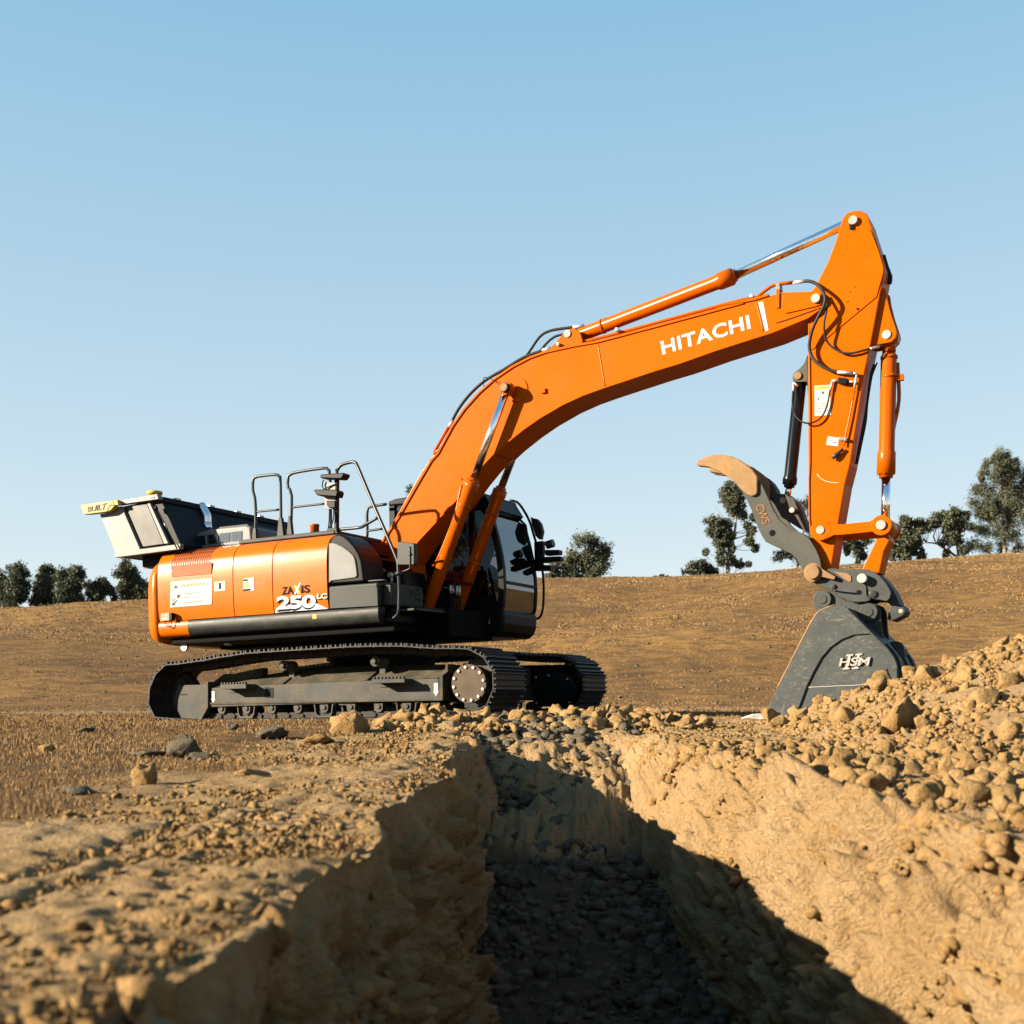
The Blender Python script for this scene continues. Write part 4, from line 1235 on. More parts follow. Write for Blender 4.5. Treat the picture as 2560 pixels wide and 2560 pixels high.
# handrails
RL = 1.13
def rail(pts, r=.019, name='handrail', parent=EX, step=.04):
    m = MB(); m.tube(pts, r, 8, step); return m.build(name, 'rail_steel', parent)
r1 = rail([(-1.1161, 1.13, 2.2428), (-1.0941, 1.13, 2.547), (-1.1013, 1.13, 2.7729), (-1.1283, 1.13, 2.8568), (-1.1248, 1.13, 2.9828), (-1.076, 1.13, 3.0316), (-0.7855, 1.13, 3.0284), (-0.72, 1.13, 2.9963), (-0.7045, 1.13, 2.9198), (-0.7112, 1.13, 2.2081)])
rail([(-1.0925, 1.13, 2.6009), (-0.7357, 1.13, 2.5933)], .014, 'rail_bar', r1)
r2 = rail([(-0.5711, 1.13, 2.1961), (-0.5405, 1.13, 2.7427), (-0.588, 1.13, 2.8452), (-0.5894, 1.13, 2.9518), (-0.522, 1.13, 3.0154), (-0.0698, 1.13, 3.0267), (0.0036, 1.13, 3.001), (0.0327, 1.13, 2.9106), (0.0258, 1.13, 2.2842)])
rail([(-0.5445, 1.13, 2.6013), (-0.05, 1.13, 2.5983)], .014, 'rail_bar', r2)
for q in ([(-1.1476, 2.2455), (-1.0756, 2.2393), (-1.0803, 2.3927), (-1.1253, 2.3967)], [(-0.7635, 2.2304), (-0.6534, 2.2298), (-0.6857, 2.4905), (-0.7252, 2.4943)], [(-0.6128, 2.2706), (-0.5321, 2.2636), (-0.554, 2.4959), (-0.5801, 2.4983)]):
    m = MB(); m.prism(q, 1.155, 1.105); m.build('rail_foot', 'grey_box', r1, .004)
r3 = rail([(0.1143, 1.13, 2.2589), (0.1331, 1.13, 2.9344), (0.1433, 1.13, 2.9779), (0.1987, 1.13, 3.0349), (0.3507, 1.13, 3.0547), (0.4101, 1.14, 3.0351), (0.4547, 1.15, 2.9694), (0.7101, 1.22, 2.4855), (0.9104, 1.28, 2.1265), (1.0708, 1.32, 1.8151), (1.0807, 1.32, 1.7202)], .02)
rail([(0.1415, 1.13, 2.2699), (0.4569, 1.15, 2.2626), (0.5697, 1.2, 2.2792), (0.773, 1.23, 2.3438)], .019, 'rail_bar', r3)
m = MB(); m.prism([(0.005, 2.2924), (0.147, 2.287), (0.146, 2.25), (0.1629, 2.215), (-0.0077, 2.2264)], 1.18, 1.08); m.build('rail_foot', 'grey_box', r3, .008)
rail([(-0.4688, -0.35, 2.3576), (-0.4325, -0.35, 2.4286), (-0.4237, -0.35, 2.7405), (-0.3635, -0.35, 2.7963), (-0.1254, -0.35, 2.8056)], .02)
rail([(-0.431, -0.35, 2.4819), (-0.1874, -0.35, 2.4888)], .016, 'rail_bar', r3)
# camera mast on the rail
ms = MB(); ms.prism([(0.1203, 2.8731), (0.1588, 2.8689), (0.138, 2.2841), (0.1039, 2.2872)], 1.17, 1.11); mast = ms.build('camera_mast', 'black_trim', EX, .006)
m = MB(); m.prism([(-0.0185, 2.8535), (0.14, 2.8217), (0.1313, 2.5109), (-0.0276, 2.5264)], 1.175, 1.165); m.build('mast_plate', 'hopper_light', mast, .003)
for q, z0, z1 in (([(-0.0112, 2.9241), (0.3238, 2.9095), (0.3274, 2.8796), (0.2864, 2.8383), (-0.0125, 2.8796)], 1.27, 1.13), ([(-0.1159, 2.7488), (-0.084, 2.753), (0.2208, 2.7197), (0.2378, 2.6899), (0.214, 2.6332), (-0.0678, 2.6805)], 1.27, 1.13)):
    m = MB(); m.prism(q, z0, z1); m.build('camera_box', 'black_trim', mast, .012)
m = MB(); m.prism([(0.0342, 2.6143), (0.1595, 2.6017), (0.1572, 2.5168), (0.0721, 2.5214), (0.0415, 2.5504)], 1.22, 1.176); m.build('junction_box', 'black_trim', mast, .008)
m = MB(); m.tube([(-0.0127, 1.2, 2.8721), (-0.0324, 1.2, 2.8147), (-0.0113, 1.2, 2.7603), (0.0452, 1.19, 2.7782), (0.1377, 1.18, 2.8034)], .008, 6, .02); m.tube([(0.0489, 1.18, 2.519), (0.0475, 1.19, 2.3765), (0.0219, 1.17, 2.2921)], .008, 6, .02); m.tube([(0.1116, 1.18, 2.5129), (0.1062, 1.19, 2.3859), (0.0534, 1.17, 2.2893)], .008, 6, .02); build_split(m, 'mast_cable', 'black_hose', mast)
# right mirror on its post
m = MB(); m.tube([(1.082, 1.32, 1.8371), (1.0881, 1.33, 1.6789), (1.0946, 1.33, 1.4648), (1.0797, 1.33, 1.2308), (1.0511, 1.32, 1.1832), (1.002, 1.31, 1.1545), (0.953, 1.3, 1.14), (0.8469, 1.28, 1.1436)], .018, 8, .03); mp_ = m.build('mirror_post', 'rail_steel', EX)
m = MB(); m.prism([(1.1016, 2.0126), (1.1393, 2.0151), (1.3252, 1.983), (1.333, 1.9646), (1.3267, 1.7389), (1.3099, 1.7296), (1.1067, 1.7451), (1.0904, 1.7642)], 1.36, 1.29); mir = m.build('mirror', 'mirror_back', mp_, .02, 3)
m = MB(); m.tube([(1.2738, 1.365, 1.9446), (1.2675, 1.365, 1.7189), (1.2518, 1.365, 1.6918), (1.1421, 1.35, 1.6659)], .008, 6, .03); m.disc([(1.2598, 1.8639)][0], .022, 1.361, 1.38, 12); m.rod(*[(p[0], p[1], p[2]) for p in [(1.0686, 1.36, 1.6527), (1.144, 1.36, 1.6578)]], .02, 10); build_split(m, 'mirror_arm', 'rail_steel', mp_)

# hopper on the counterweight with its nameplate
HO = [(-3.4556, 2.758), (-3.0944, 2.8286), (-2.4479, 2.8682), (-2.4072, 2.8403), (-2.1053, 2.2529), (-2.1119, 2.1986), (-3.2205, 2.1849), (-3.229, 2.2666)]
m = MB(); m.prism(HO, 1.355, -1.25); hop = m.build('rear_hopper', 'hopper_dark', EX, .01)
m = MB(); m.prism([(-3.4113, 2.7556), (-3.1664, 2.7613), (-3.1325, 2.816), (-3.0303, 2.8213), (-2.7278, 2.2414), (-2.153, 2.2503), (-2.0563, 2.2562), (-2.0633, 2.1865), (-3.1615, 2.1661), (-3.1696, 2.2634)], 1.42, 1.357); m.build('end_plate', 'hopper_light', hop, .006)
m = MB(); m.prism([(-2.9849, 2.8121), (-2.6217, 2.8131), (-2.3559, 2.2786), (-2.7061, 2.2707)], 1.39, 1.357); m.build('end_window', 'hopper_mid', hop, .006)
m = MB(); m.prism([(-2.5987, 2.8096), (-2.5588, 2.8167), (-2.2655, 2.2782), (-2.3314, 2.2743)], 1.41, 1.357); m.build('end_strip', 'hopper_light', hop, .004)
m = MB(); m.prism([(-3.0798, 2.8386), (-2.3825, 2.8438), (-2.4054, 2.9139), (-3.0589, 2.8944)], 1.44, 1.357); lip = m.build('top_lip', 'hopper_light', hop, .006)
m = MB(); m.prism([(-2.5346, 2.8727), (-2.4619, 2.8708), (-2.4511, 2.8863), (-2.4359, 2.8745), (-2.4571, 2.8593), (-2.5327, 2.8662)], 1.4405, 1.443); m.build('lip_slot', 'black_trim', lip)
t_l = [(-2.4479, 2.8682), (-2.3661, 2.8283)]
m = MB(); m.box(t_l[0][0] - .02, t_l[0][0] + .07, 1.35, -1.25, t_l[0][1] - .05, t_l[0][1] + .02); m.build('top_rail', 'hopper_dark', hop, .01)
for n in (.9, .25, -.4, -1.0):
    m = MB(); tt = t_l[0][0]; m.prism([(tt - .02, t_l[0][1] - .06), (tt + .05, t_l[0][1] - .06), (tt + .14, t_l[0][1] - .5), (tt + .08, t_l[0][1] - .5)], n, n - .16); m.build('front_rib', 'hopper_dark', hop, .01)
m = MB()
for n in (1.1, .45, -.1, -.6):
    m.box(t_l[0][0] + .0, t_l[0][0] + .05, n, n - .1, t_l[0][1] + .0205, t_l[0][1] + .045)
build_split(m, 'rail_clip', 'bolt_steel', hop, .004)
m = MB(); m.prism([(-3.6504, 2.8842), (-3.0812, 2.8897), (-3.053, 2.8253), (-3.1336, 2.8212), (-3.1786, 2.7517), (-3.4887, 2.7508), (-3.5931, 2.7567)], 1.52, 1.44); np_ = m.build('nameplate', 'cream_yellow', hop, .008)
m = MB(); m.prism([(-3.0791, 2.8895), (-3.0106, 2.8874), (-2.989, 2.8213), (-3.0509, 2.8226)], 1.515, 1.44); m.prism([(-3.1305, 2.8177), (-3.0531, 2.8213), (-3.1189, 2.7716), (-3.1622, 2.7598), (-3.1754, 2.7514)], 1.515, 1.44); build_split(m, 'nameplate_end', 'mustard', hop, .003)
lettering('nameplate_lettering', 'BUILT', [(-3.5135, 2.7772), (-3.2116, 2.7835), (-3.176, 2.8627), (-3.5149, 2.8454)], 1.5205, 'letter_shade', np_, .006, .012)
q = [(-2.6214, 2.9497)][0]
m = MB(); m.lathe((q[0], 1.25, q[1] - .06), (q[0], 1.25, q[1] + .06), [(0, .085), (.06, .085), (.065, .1), (.1, .1), (.11, .06)], 20); m.build('hopper_cap', 'mustard', hop)
st = [(-2.4427, 1.43, 2.7629), (-2.0868, 1.45, 2.1907)]
m = MB(); m.rod(st[0], st[1], .009, 8); m.rod(st[0], (st[0][0] + .02, st[0][1] + .001, st[0][2] - .05), .02, 8); m.build('gas_strut', 'black_gloss', hop)
m = MB(); m.box(-3.0, -2.7, 1.1, .2, 2.06, 2.2); m.box(-2.9, -2.6, .9, -.9, 2.1, 2.19); build_split(m, 'hopper_mount', 'hopper_dark', EX, .01)
m = MB(); m.prism([(-3.1781, 2.1494), (-3.1122, 2.1609), (-3.0476, 2.1311), (-3.0602, 2.0725), (-3.18, 2.0816)], .9, .7); m.build('rear_lamp', 'hopper_light', EX, .008)

# ------------------------------------------------------------------ cab (left of the boom)
CN, CF = -.45, -1.42
prof = [(1.3981, 2.528), (1.4128, 2.4219), (1.4608, 2.2398), (1.5043, 2.0273), (1.5289, 1.8168), (1.5325, 1.6081), (1.5138, 1.4009), (1.4819, 1.3091)]     # front edge, top to bottom
zt, zb = 2.80, 1.32
tr_ = -.15                              # rear
front = [(1.22, 2.78), (1.33, 2.60)] + prof
m = MB(); m.prism([(tr_, 1.0), (1.40, 1.0), (1.475, 1.06), (1.51, 1.16), (1.515, 1.30), (1.46, 1.36), (tr_, 1.36)], CN, CF); cab = m.build('cab', 'black_trim', EX, .035, 3)
m = MB(); m.prism([(tr_ - .01, 2.80), (1.20, 2.78), (1.27, 2.74), (1.25, 2.83), (1.12, 2.88), (.4, 2.90), (-.05, 2.885), (tr_ - .01, 2.86)], CN, CF); rf = m.build('cab_roof', 'black_trim', cab, .02, 3)
m = MB(); m.box(.1, .45, -.7, -1.0, 2.90, 2.925); m.box(.55, .6, -.75, -.95, 2.9, 2.95); build_split(m, 'roof_hatch', 'grey_box', cab, .008)
q = (1.1, 2.88)
m = MB(); m.lathe((1.1, -1.2, 2.87), (1.1, -1.2, 2.98), [(0, .03), (.05, .03), (.06, .02), (.11, .015)], 10); m.build('roof_lamp', 'hopper_light', cab)
def pillar(pts, th, n0, n1, name='cab_pillar', mat='black_trim'):
    m = MB(); m.ribbon(pts, th, n0, n1); return m.build(name, mat, cab, .008)
for n0, n1 in ((CN, CN - .07), (CF + .07, CF)):
    pillar([(tr_, 1.36), (tr_, 2.8)], -.09, n0, n1)
    pillar([(.52, 1.36), (.55, 2.8)], -.07, n0, n1)
    pillar(front[::-1], .085, n0, n1)
    m = MB(); m.prism([(tr_, 1.36), (1.40, 1.36), (1.40, 1.52), (.62, 1.56), (tr_, 1.9)], n0 - .0 if n0 == CN else n0 - .04, n0 - .03 if n0 == CN else n1 + .002); m.build('cab_panel', 'black_trim', cab)
for n in (CN - .035, CF + .035):
    m = MB(); m.prism([(tr_ + .09, 1.88), (.52, 1.6), (.545, 2.79), (tr_ + .09, 2.79)], n - .003, n + .003); m.build('side_window', 'cab_glass', cab)
    side = [(.62, 1.56), (1.36, 1.5)] + [(a - .06, b) for a, b in front[::-1] if b > 1.55] + [(.62, 2.79)]
    m = MB(); m.prism(side, n - .003, n + .003); m.build('side_window', 'cab_glass', cab)
def sheet(pts, n0, n1, name, mat):
    m = MB(); m.ribbon(pts, .006, n0, n1); return m.build(name, mat, cab)
zs_split = [(1.5392, 1.6806)][0][1]
upp = [p for p in front if p[1] > zs_split + .03]
low = [p for p in front if p[1] < zs_split - .03]
P_split = (prof[5][0] - .0, zs_split)
sheet([(a - .02, b) for a, b in upp[1:]] + [(P_split[0] - .02, zs_split + .02)], CN - .07, CF + .07, 'windscreen', 'cab_glass')
sheet([(P_split[0] - .02, zs_split - .02)] + [(a - .02, b) for a, b in low], CN - .07, CF + .07, 'lower_windscreen', 'cab_glass')
m = MB(); m.box(P_split[0] - .05, P_split[0] + .0, CN - .06, CF + .06, zs_split - .02, zs_split + .02); m.build('windscreen_bar', 'black_trim', cab, .005)
m = MB(); m.ribbon([(1.22, 2.78), (1.33, 2.60)], .05, CN - .05, CF + .05); m.build('windscreen_header', 'black_trim', cab)
m = MB(); m.box(tr_ + .01, tr_ + .02, CN - .08, CF + .08, 1.9, 2.75); m.build('rear_window', 'cab_glass', cab)
m = MB()
m.prism([(.1, 1.75), (.62, 1.78), (.66, 1.9), (.25, 1.92), (.12, 2.5), (.0, 2.52), (.02, 1.9)], -.72, -1.18)
m.prism([(.02, 2.52), (.12, 2.5), (.1, 2.72), (.02, 2.72)], -.82, -1.08)
m.build('seat', 'seat_cloth', cab, .03)
m = MB(); m.box(.7, .85, -.6, -.72, 1.36, 1.95); m.box(.7, .85, -1.2, -1.3, 1.36, 1.95); m.rod((1.1, -1.05, 1.4), (1.0, -1.05, 1.95), .02, 8); m.rod((1.1, -.85, 1.4), (1.0, -.85, 1.95), .02, 8); build_split(m, 'console', 'seat_cloth', cab, .02)
lettering('cab_text', 'ZX250', [(1.1342, 1.1976), (1.3187, 1.1925), (1.3195, 1.2187), (1.1349, 1.2239)], -.4495, 'letter_white', cab, .002)
m = MB(); m.prism([(1.2116, 1.188), (1.315, 1.1875), (1.3142, 1.1593), (1.2108, 1.1608)], -.4495, -.446); m.build('cab_label', 'white_decal', cab)
m = MB(); m.prism([(1.311, 1.6382), (1.3489, 1.6356), (1.3323, 1.6786)], -.4475, -.445); m.build('warning_triangle', 'white_decal', cab)
# guard bar with mirror, lamp and camera at the far front corner
gb = [(1.1308, -1.45, 2.8858), (1.2271, -1.48, 2.8581), (1.3074, -1.5, 2.7527), (1.3957, -1.5, 2.5886), (1.4522, -1.5, 2.4061), (1.4914, -1.5, 2.2698), (1.5293, -1.5, 2.0897), (1.5708, -1.5, 1.9098), (1.5802, -1.5, 1.6333), (1.556, -1.5, 1.3811), (1.5103, -1.48, 1.2833), (1.4266, -1.45, 1.2731)]
m = MB(); m.tube(gb, .017, 8, .04); bar = m.build('guard_bar', 'black_trim', EX)
m = MB(); m.prism([(1.428, 2.6411), (1.446, 2.6228), (1.5192, 2.6048), (1.5725, 2.5391), (1.6002, 2.4372), (1.5752, 2.329), (1.5421, 2.3296), (1.4945, 2.3802), (1.4439, 2.5509)], -1.46, -1.54); m.build('left_mirror', 'mirror_back', bar, .015)
m = MB(); m.prism([(1.4714, 2.2992), (1.6026, 2.3046), (1.605, 2.172), (1.5671, 1.9101), (1.4728, 1.9116)], -1.46, -1.54); m.prism([(1.6417, 2.1778), (1.8471, 2.1631), (1.8453, 2.0997), (1.6396, 2.103)], -1.44, -1.56); m.prism([(1.5904, 2.0871), (1.8627, 2.0764), (1.8694, 2.0134), (1.5882, 2.01)], -1.44, -1.56); m.prism([(1.4753, 1.9999), (1.7088, 1.971), (1.7068, 1.8997), (1.4753, 1.9114)], -1.46, -1.54)
build_split(m, 'camera_cluster', 'black_trim', bar, .01)
lp = [(1.6436, -1.5, 2.2459), (1.7413, -1.5, 2.2652)]
m = MB(); m.rod(lp[0], lp[1], .055, 14); m.build('work_lamp', 'black_gloss', bar)

# ------------------------------------------------------------------ boom
BW = .24
boom_poly = [(0.2447, 1.6973), (0.1061, 1.9044), (0.0732, 2.0858), (0.1696, 2.1812), (0.443, 2.4937), (0.7139, 2.8567), (0.9362, 3.1458), (1.0318, 3.2235), (1.2509, 3.5359), (1.4177, 3.7162), (1.6283, 3.8884), (1.8351, 4.0189), (2.0833, 4.1312), (2.3047, 4.2003), (2.5224, 4.2373), (2.8634, 4.2521), (3.1762, 4.2527), (3.8843, 4.3143), (4.9017, 4.4057), (4.6011, 4.4077), (5.019, 4.4212), (5.1766, 4.4408), (5.319, 4.4585), (5.7154, 4.4015), (5.7564, 4.3718), (5.7807, 4.3083), (5.7635, 4.2521), (5.7102, 4.2151), (5.5901, 4.1497), (5.1997, 4.0543), (4.5886, 3.962), (4.1568, 3.881), (3.8711, 3.8418), (3.2442, 3.7386), (2.9735, 3.6868), (2.7187, 3.6158), (2.4154, 3.4967), (2.1946, 3.3879), (1.9702, 3.2578), (1.8109, 3.1499), (1.6494, 3.0209), (1.4858, 2.8687), (1.2722, 2.6391), (0.6946, 2.1648), (0.5152, 1.9477), (0.5317, 1.7607), (0.4194, 1.6477), (0.3313, 1.6352)]
m = MB(); m.prism(boom_poly, BW, -BW); boom = m.build('boom', 'orange', EX, .012)
edge = boom_poly[2:22]
m = MB(); m.ribbon(edge, .028, BW + .018, -BW - .018); m.build('top_flange', 'orange', boom, .004)
bedge = boom_poly[27:40]
m = MB(); m.ribbon(bedge, .018, BW + .012, -BW - .012); m.build('bottom_flange', 'orange', boom, .004)
def bead(pts, n, w_=.008, name='weld_bead', mat='bead_orange', parent=boom):
    m = MB(); m.tube([(a, n, b) for a, b in pts], w_, 6, .05); return m.build(name, mat, parent)
bead([(3.1766, 4.2369), (3.2111, 3.9966), (3.2494, 3.7489)], BW)
bead([(1.0301, 3.1214), (1.3607, 2.8718)], BW)
bead([(5.0393, 4.3901), (5.0759, 4.2288), (5.103, 4.0762)], BW)
m = MB(); m.prism([(5.0599, 4.3933), (5.1119, 4.395), (5.1629, 4.0772), (5.13, 4.0692)], BW + .0005, BW + .004); m.build('white_stripe', 'letter_white', boom)
m = MB(); m.prism([(5.3121, 4.2643), (5.3366, 4.4202), (5.6279, 4.3887), (5.7324, 4.3742), (5.7566, 4.3068), (5.7354, 4.2513), (5.6763, 4.2417), (5.3579, 4.2232)], BW + .0005, BW + .016); m.build('end_plate', 'orange', boom, .004)
bead([(5.2454, 4.1419), (5.3534, 4.1534), (5.7126, 4.2185)], BW + .002, .007, 'weld_bead', 'seam_dark')
lettering('boom_lettering', 'HITACHI', [(3.9573, 3.9952), (4.9701, 4.1263), (4.95, 4.2803), (3.9342, 4.1523)], BW + .0005, 'letter_white', boom, .003, .022, 1.05)
m = MB(); m.disc([(5.6851, 4.3193)][0], .048, BW + .0165, BW + .05, 20); m.build('boom_pin', 'pin_steel', boom, .004)
m = MB(); c_ = [(5.6851, 4.3193)][0]; m.disc(c_, .12, .232, -.232, 28)
pp = [(2.1172, 3.862)][0]
m = MB(); m.disc(pp, .15, BW + .0005, BW + .012, 30); m.build('pin_boss', 'orange', boom, .004)
m = MB(); m.box([(2.4464, 3.8167)][0][0], [(2.5033, 3.7697)][0][0], BW + .0005, BW + .03, [(2.5033, 3.7697)][0][1], [(2.4467, 3.8265)][0][1]); m.build('pipe_boss', 'orange', boom, .004)
# boom foot pedestal
m = MB(); m.prism([(.0, 1.3), (.75, 1.3), (.62, 1.75), (.45, 1.86), (.3, 1.82), (.15, 1.6)], .33, .26); m.prism([(.0, 1.3), (.75, 1.3), (.62, 1.75), (.45, 1.86), (.3, 1.82), (.15, 1.6)], -.26, -.33); build_split(m, 'boom_bracket', 'dark_red', EX, .01)

# boom cylinders
def cylinder(base, gland, rod_end, r, rr, name, mat='orange_cylinder', rmat='chrome', cap=.0, gl=.12, gr=1.18):
    m = MB()
    b, g = Vector(base), Vector(gland)
    L = (g - b).length
    m.lathe(b, g, [(0, r * .8), (.03, r), (L - gl - .03, r), (L - gl, r * gr), (L - .045, r * gr), (L - .04, r * .88), (L, r * .84)], 20)
    o = m.build(name, mat, EX)
    m = MB(); m.rod(gland, rod_end, rr, 16); m.build('piston_rod', rmat, o)
    m = MB()
    ax = (g - b).normalized(); u = ax.orthogonal().normalized(); w_ = ax.cross(u)
    for i in range(8):
        an = 2 * math.pi * i / 8
        p = b + ax * (L - .0445) + (u * math.cos(an) + w_ * math.sin(an)) * r * 1.02
        m.rod(p, p + ax * .012, .009, 6)
    m.build('gland_bolt', mat, o)['kind'] = 'stuff'
    return o
cb, cg = [(0.8598, 1.27), (1.5756, 2.8549)]
ce = [(2.0532, 3.8576)][0]
for s in (1, -1):
    cy = cylinder((cb[0], s * .36, cb[1]), (cg[0], s * .36, cg[1]), (ce[0], s * .36, ce[1]), .078, .047, 'boom_cylinder')
    m = MB(); m.disc(ce, .082, s * .41, s * .31, 20); m.build('rod_eye', 'orange_cylinder', cy, .006)
    m = MB(); m.disc(cb, .09, s * .42, s * .30, 20); m.build('cylinder_foot', 'dark_red', cy, .006)
    a_ = [(1.5885, 2.8088), (1.4241, 2.7815), (1.3211, 2.4136), (1.0566, 1.8936), (0.9711, 1.8457)]
    m = MB(); m.tube([(a_[0][0] - .02, s * .36, a_[0][1]), (a_[1][0], s * .38, a_[1][1]), (a_[2][0], s * .40, a_[2][1]), (a_[3][0], s * .40, a_[3][1]), (a_[4][0], s * .38, a_[4][1])], .014, 8, .05); build_split(m, 'cylinder_pipe', 'orange_cylinder', cy)
    for f_ in (.42, .8):
        q = Vector((cb[0], s * .36, cb[1])).lerp(Vector((cg[0], s * .36, cg[1])), f_)
        ax = Vector((cg[0] - cb[0], 0, cg[1] - cb[1])).normalized()
        m = MB(); m.rod(q - ax * .012, q + ax * .012, .086, 20); m.build('pipe_clamp', 'orange_cylinder', cy)
m = MB(); m.disc(ce, .05, .455, -.455, 20); m.build('boom_cylinder_pin', 'rust_pin', boom, .006)
m = MB(); m.disc(ce, .062, .411, .44, 10); m.disc(ce, .062, -.411, -.44, 10); build_split(m, 'pin_collar', 'hose_wrap', boom, .004)
# hose manifold between the cylinders
mh = MB(); mh.tube([(1.0155, 0.3, 1.6838), (1.0266, 0.1, 1.7001), (1.0468, -0.05, 1.6929), (1.0688, -0.2, 1.6853), (1.1412, -0.3, 1.6603)], .022, 8, .04)
mh.tube([(1.0053, 0.1, 1.7016), (1.0289, 0.1, 1.783), (1.0642, 0.05, 1.7941), (1.104, 0.05, 1.6989), (1.0787, 0.05, 1.5529)], .014, 8, .03); mh.tube([(1.0202, 0.05, 1.7419), (1.057, 0, 1.7992), (1.0984, 0, 1.7591), (1.117, 0, 1.6652), (1.1351, 0, 1.553)], .014, 8, .03)
man = mh.build('hose_manifold', 'dark_red', EX)
for x in (822, 840, 865, 882):
    q = [tuple(v) for v in [(1.0597, 0.08, 1.6257), (1.0569, 0.08, 1.5244), (1.0807, 0.05, 1.6266), (1.0779, 0.05, 1.5252), (1.1164, 0.02, 1.6174), (1.1133, 0.02, 1.5067), (1.1411, 0, 1.6173), (1.1378, 0, 1.4973)]]
k_ = 0
for i in range(4):
    m = MB(); m.rod(q[2 * i], q[2 * i + 1], .017, 8); build_split(m, 'hose_fitting', 'bolt_steel', man)
m = MB()
for i in range(4):
    p = q[2 * i + 1]
    m.tube([p, (p[0] + .0, p[1], p[2] - .15), (p[0] - .1, p[1], p[2] - .35)], .014, 6, .05)
build_split(m, 'pressure_hose', 'black_hose', man)

# arm cylinder on the boom top
bk = [(2.4694, 4.2581), (2.6129, 4.3729), (2.7445, 4.4884), (2.8405, 4.5019), (2.9234, 4.4437), (2.956, 4.3281), (2.9395, 4.2629)]
for n0, n1 in ((.17, .13), (-.13, -.17)):
    m = MB(); m.prism(bk, n0, n1); m.build('cylinder_bracket', 'orange', boom, .006)
ab, ag, ae = [(2.7674, 4.4438), (4.7542, 4.8225), (6.0428, 5.1644)]
acy = cylinder((ab[0], 0, ab[1]), (ag[0], 0, ag[1]), (ae[0], 0, ae[1]), .08, .05, 'arm_cylinder', gl=.2, gr=1.2)
m = MB(); m.disc(ab, .045, .185, -.185, 18); m.build('cylinder_pin', 'pin_steel', acy, .004)
q0, q1 = Vector((ab[0], 0, ab[1])), Vector((ag[0], 0, ag[1]))
for f_ in (.02, .18):
    a_ = q0.lerp(q1, f_); m = MB(); m.rod(a_, a_ + (q1 - q0).normalized() * .03, .087, 20); build_split(m, 'barrel_band', 'orange_cylinder', acy)
m = MB(); m.tube([(2.9575, 0.03, 4.5245), (3.0826, 0.05, 4.5471), (3.209, 0.05, 4.5842)], .013, 8, .03); build_split(m, 'cylinder_pipe', 'orange_cylinder', acy)

# ------------------------------------------------------------------ arm
AW = .185
arm_poly = [(5.943, 5.071), (5.9683, 5.1447), (6.0174, 5.1937), (6.0883, 5.2), (6.1519, 5.1881), (6.2143, 5.1465), (6.2405, 5.0825), (6.2667, 4.9797), (6.3298, 4.753), (6.3806, 4.5491), (6.3765, 4.4916), (6.2162, 3.7606), (6.145, 3.4742), (5.9753, 2.5494), (5.9156, 2.346), (5.8338, 1.9391), (5.7469, 1.4805), (5.6949, 1.3927), (5.5773, 1.351), (5.4918, 1.4074), (5.4838, 1.4836), (5.5331, 1.5638), (5.552, 1.7636), (5.5341, 1.8995), (5.5244, 2.0347), (5.5323, 2.4373), (5.543, 2.9405), (5.576, 4.1206), (5.6139, 4.433), (5.6585, 4.4715), (5.8031, 4.7162), (5.8727, 4.8744)]
m = MB(); m.prism(arm_poly, AW, -AW); arm = m.build('arm', 'orange', EX, .012)
m = MB(); m.prism([(5.8131, 4.7061), (6.2422, 4.9751), (6.2602, 4.9403), (6.3298, 4.719), (6.3726, 4.5451), (6.3686, 4.4915), (6.2941, 4.2524), (5.624, 3.8089), (5.5846, 3.8151), (5.5904, 4.1169), (5.6263, 4.363), (5.6998, 4.4931)], AW + .0005, AW + .010); m.build('side_plate', 'orange', arm, .003)
m = MB(); m.ribbon([(5.5798, 4.1134), (5.5787, 3.8762), (5.5682, 3.2138), (5.5509, 2.5977), (5.5357, 2.4369), (5.5278, 2.0344), (5.5381, 1.8655)], .012, AW + .014, -AW - .014); m.build('arm_flange', 'orange', arm, .003)
bead([(5.6268, 2.4849), (5.675, 2.4211), (5.7731, 2.3771), (5.8795, 2.3624)], AW, .004, 'scuff_mark', 'warning_orange', arm)
# bucket cylinder ears
ear = [(6.3309, 4.3801), (6.3799, 4.3324), (6.3908, 4.2266), (6.4241, 4.0718), (6.4702, 3.9088), (6.477, 3.8625), (6.4607, 3.8134), (6.421, 3.7796), (6.3644, 3.7756), (6.314, 3.7752), (6.2505, 3.7657), (6.2126, 3.7749)]
for n0, n1 in ((.13, .085), (-.085, -.13)):
    m = MB(); m.prism(ear, n0, n1); m.build('cylinder_ear', 'orange', arm, .008)
bt = [(6.3743, 3.861)][0]
m = MB(); m.disc(bt, .047, .145, -.145, 20); m.build('cylinder_pin', 'pin_steel', arm, .005)
tp_ = [(6.0819, 5.0902)][0]
m = MB(); m.disc(tp_, .047, AW + .0005, AW + .04, 20); m.disc(tp_, .047, -AW - .04, -AW - .0005, 20); build_split(m, 'arm_top_pin', 'pin_steel', arm, .005)
m = MB(); m.prism([(6.0363, 5.0667), (6.0807, 5.0486), (6.0755, 4.9999), (6.0411, 5.0068)], AW + .0005, AW + .025); m.build('pin_lock', 'black_trim', arm, .003)
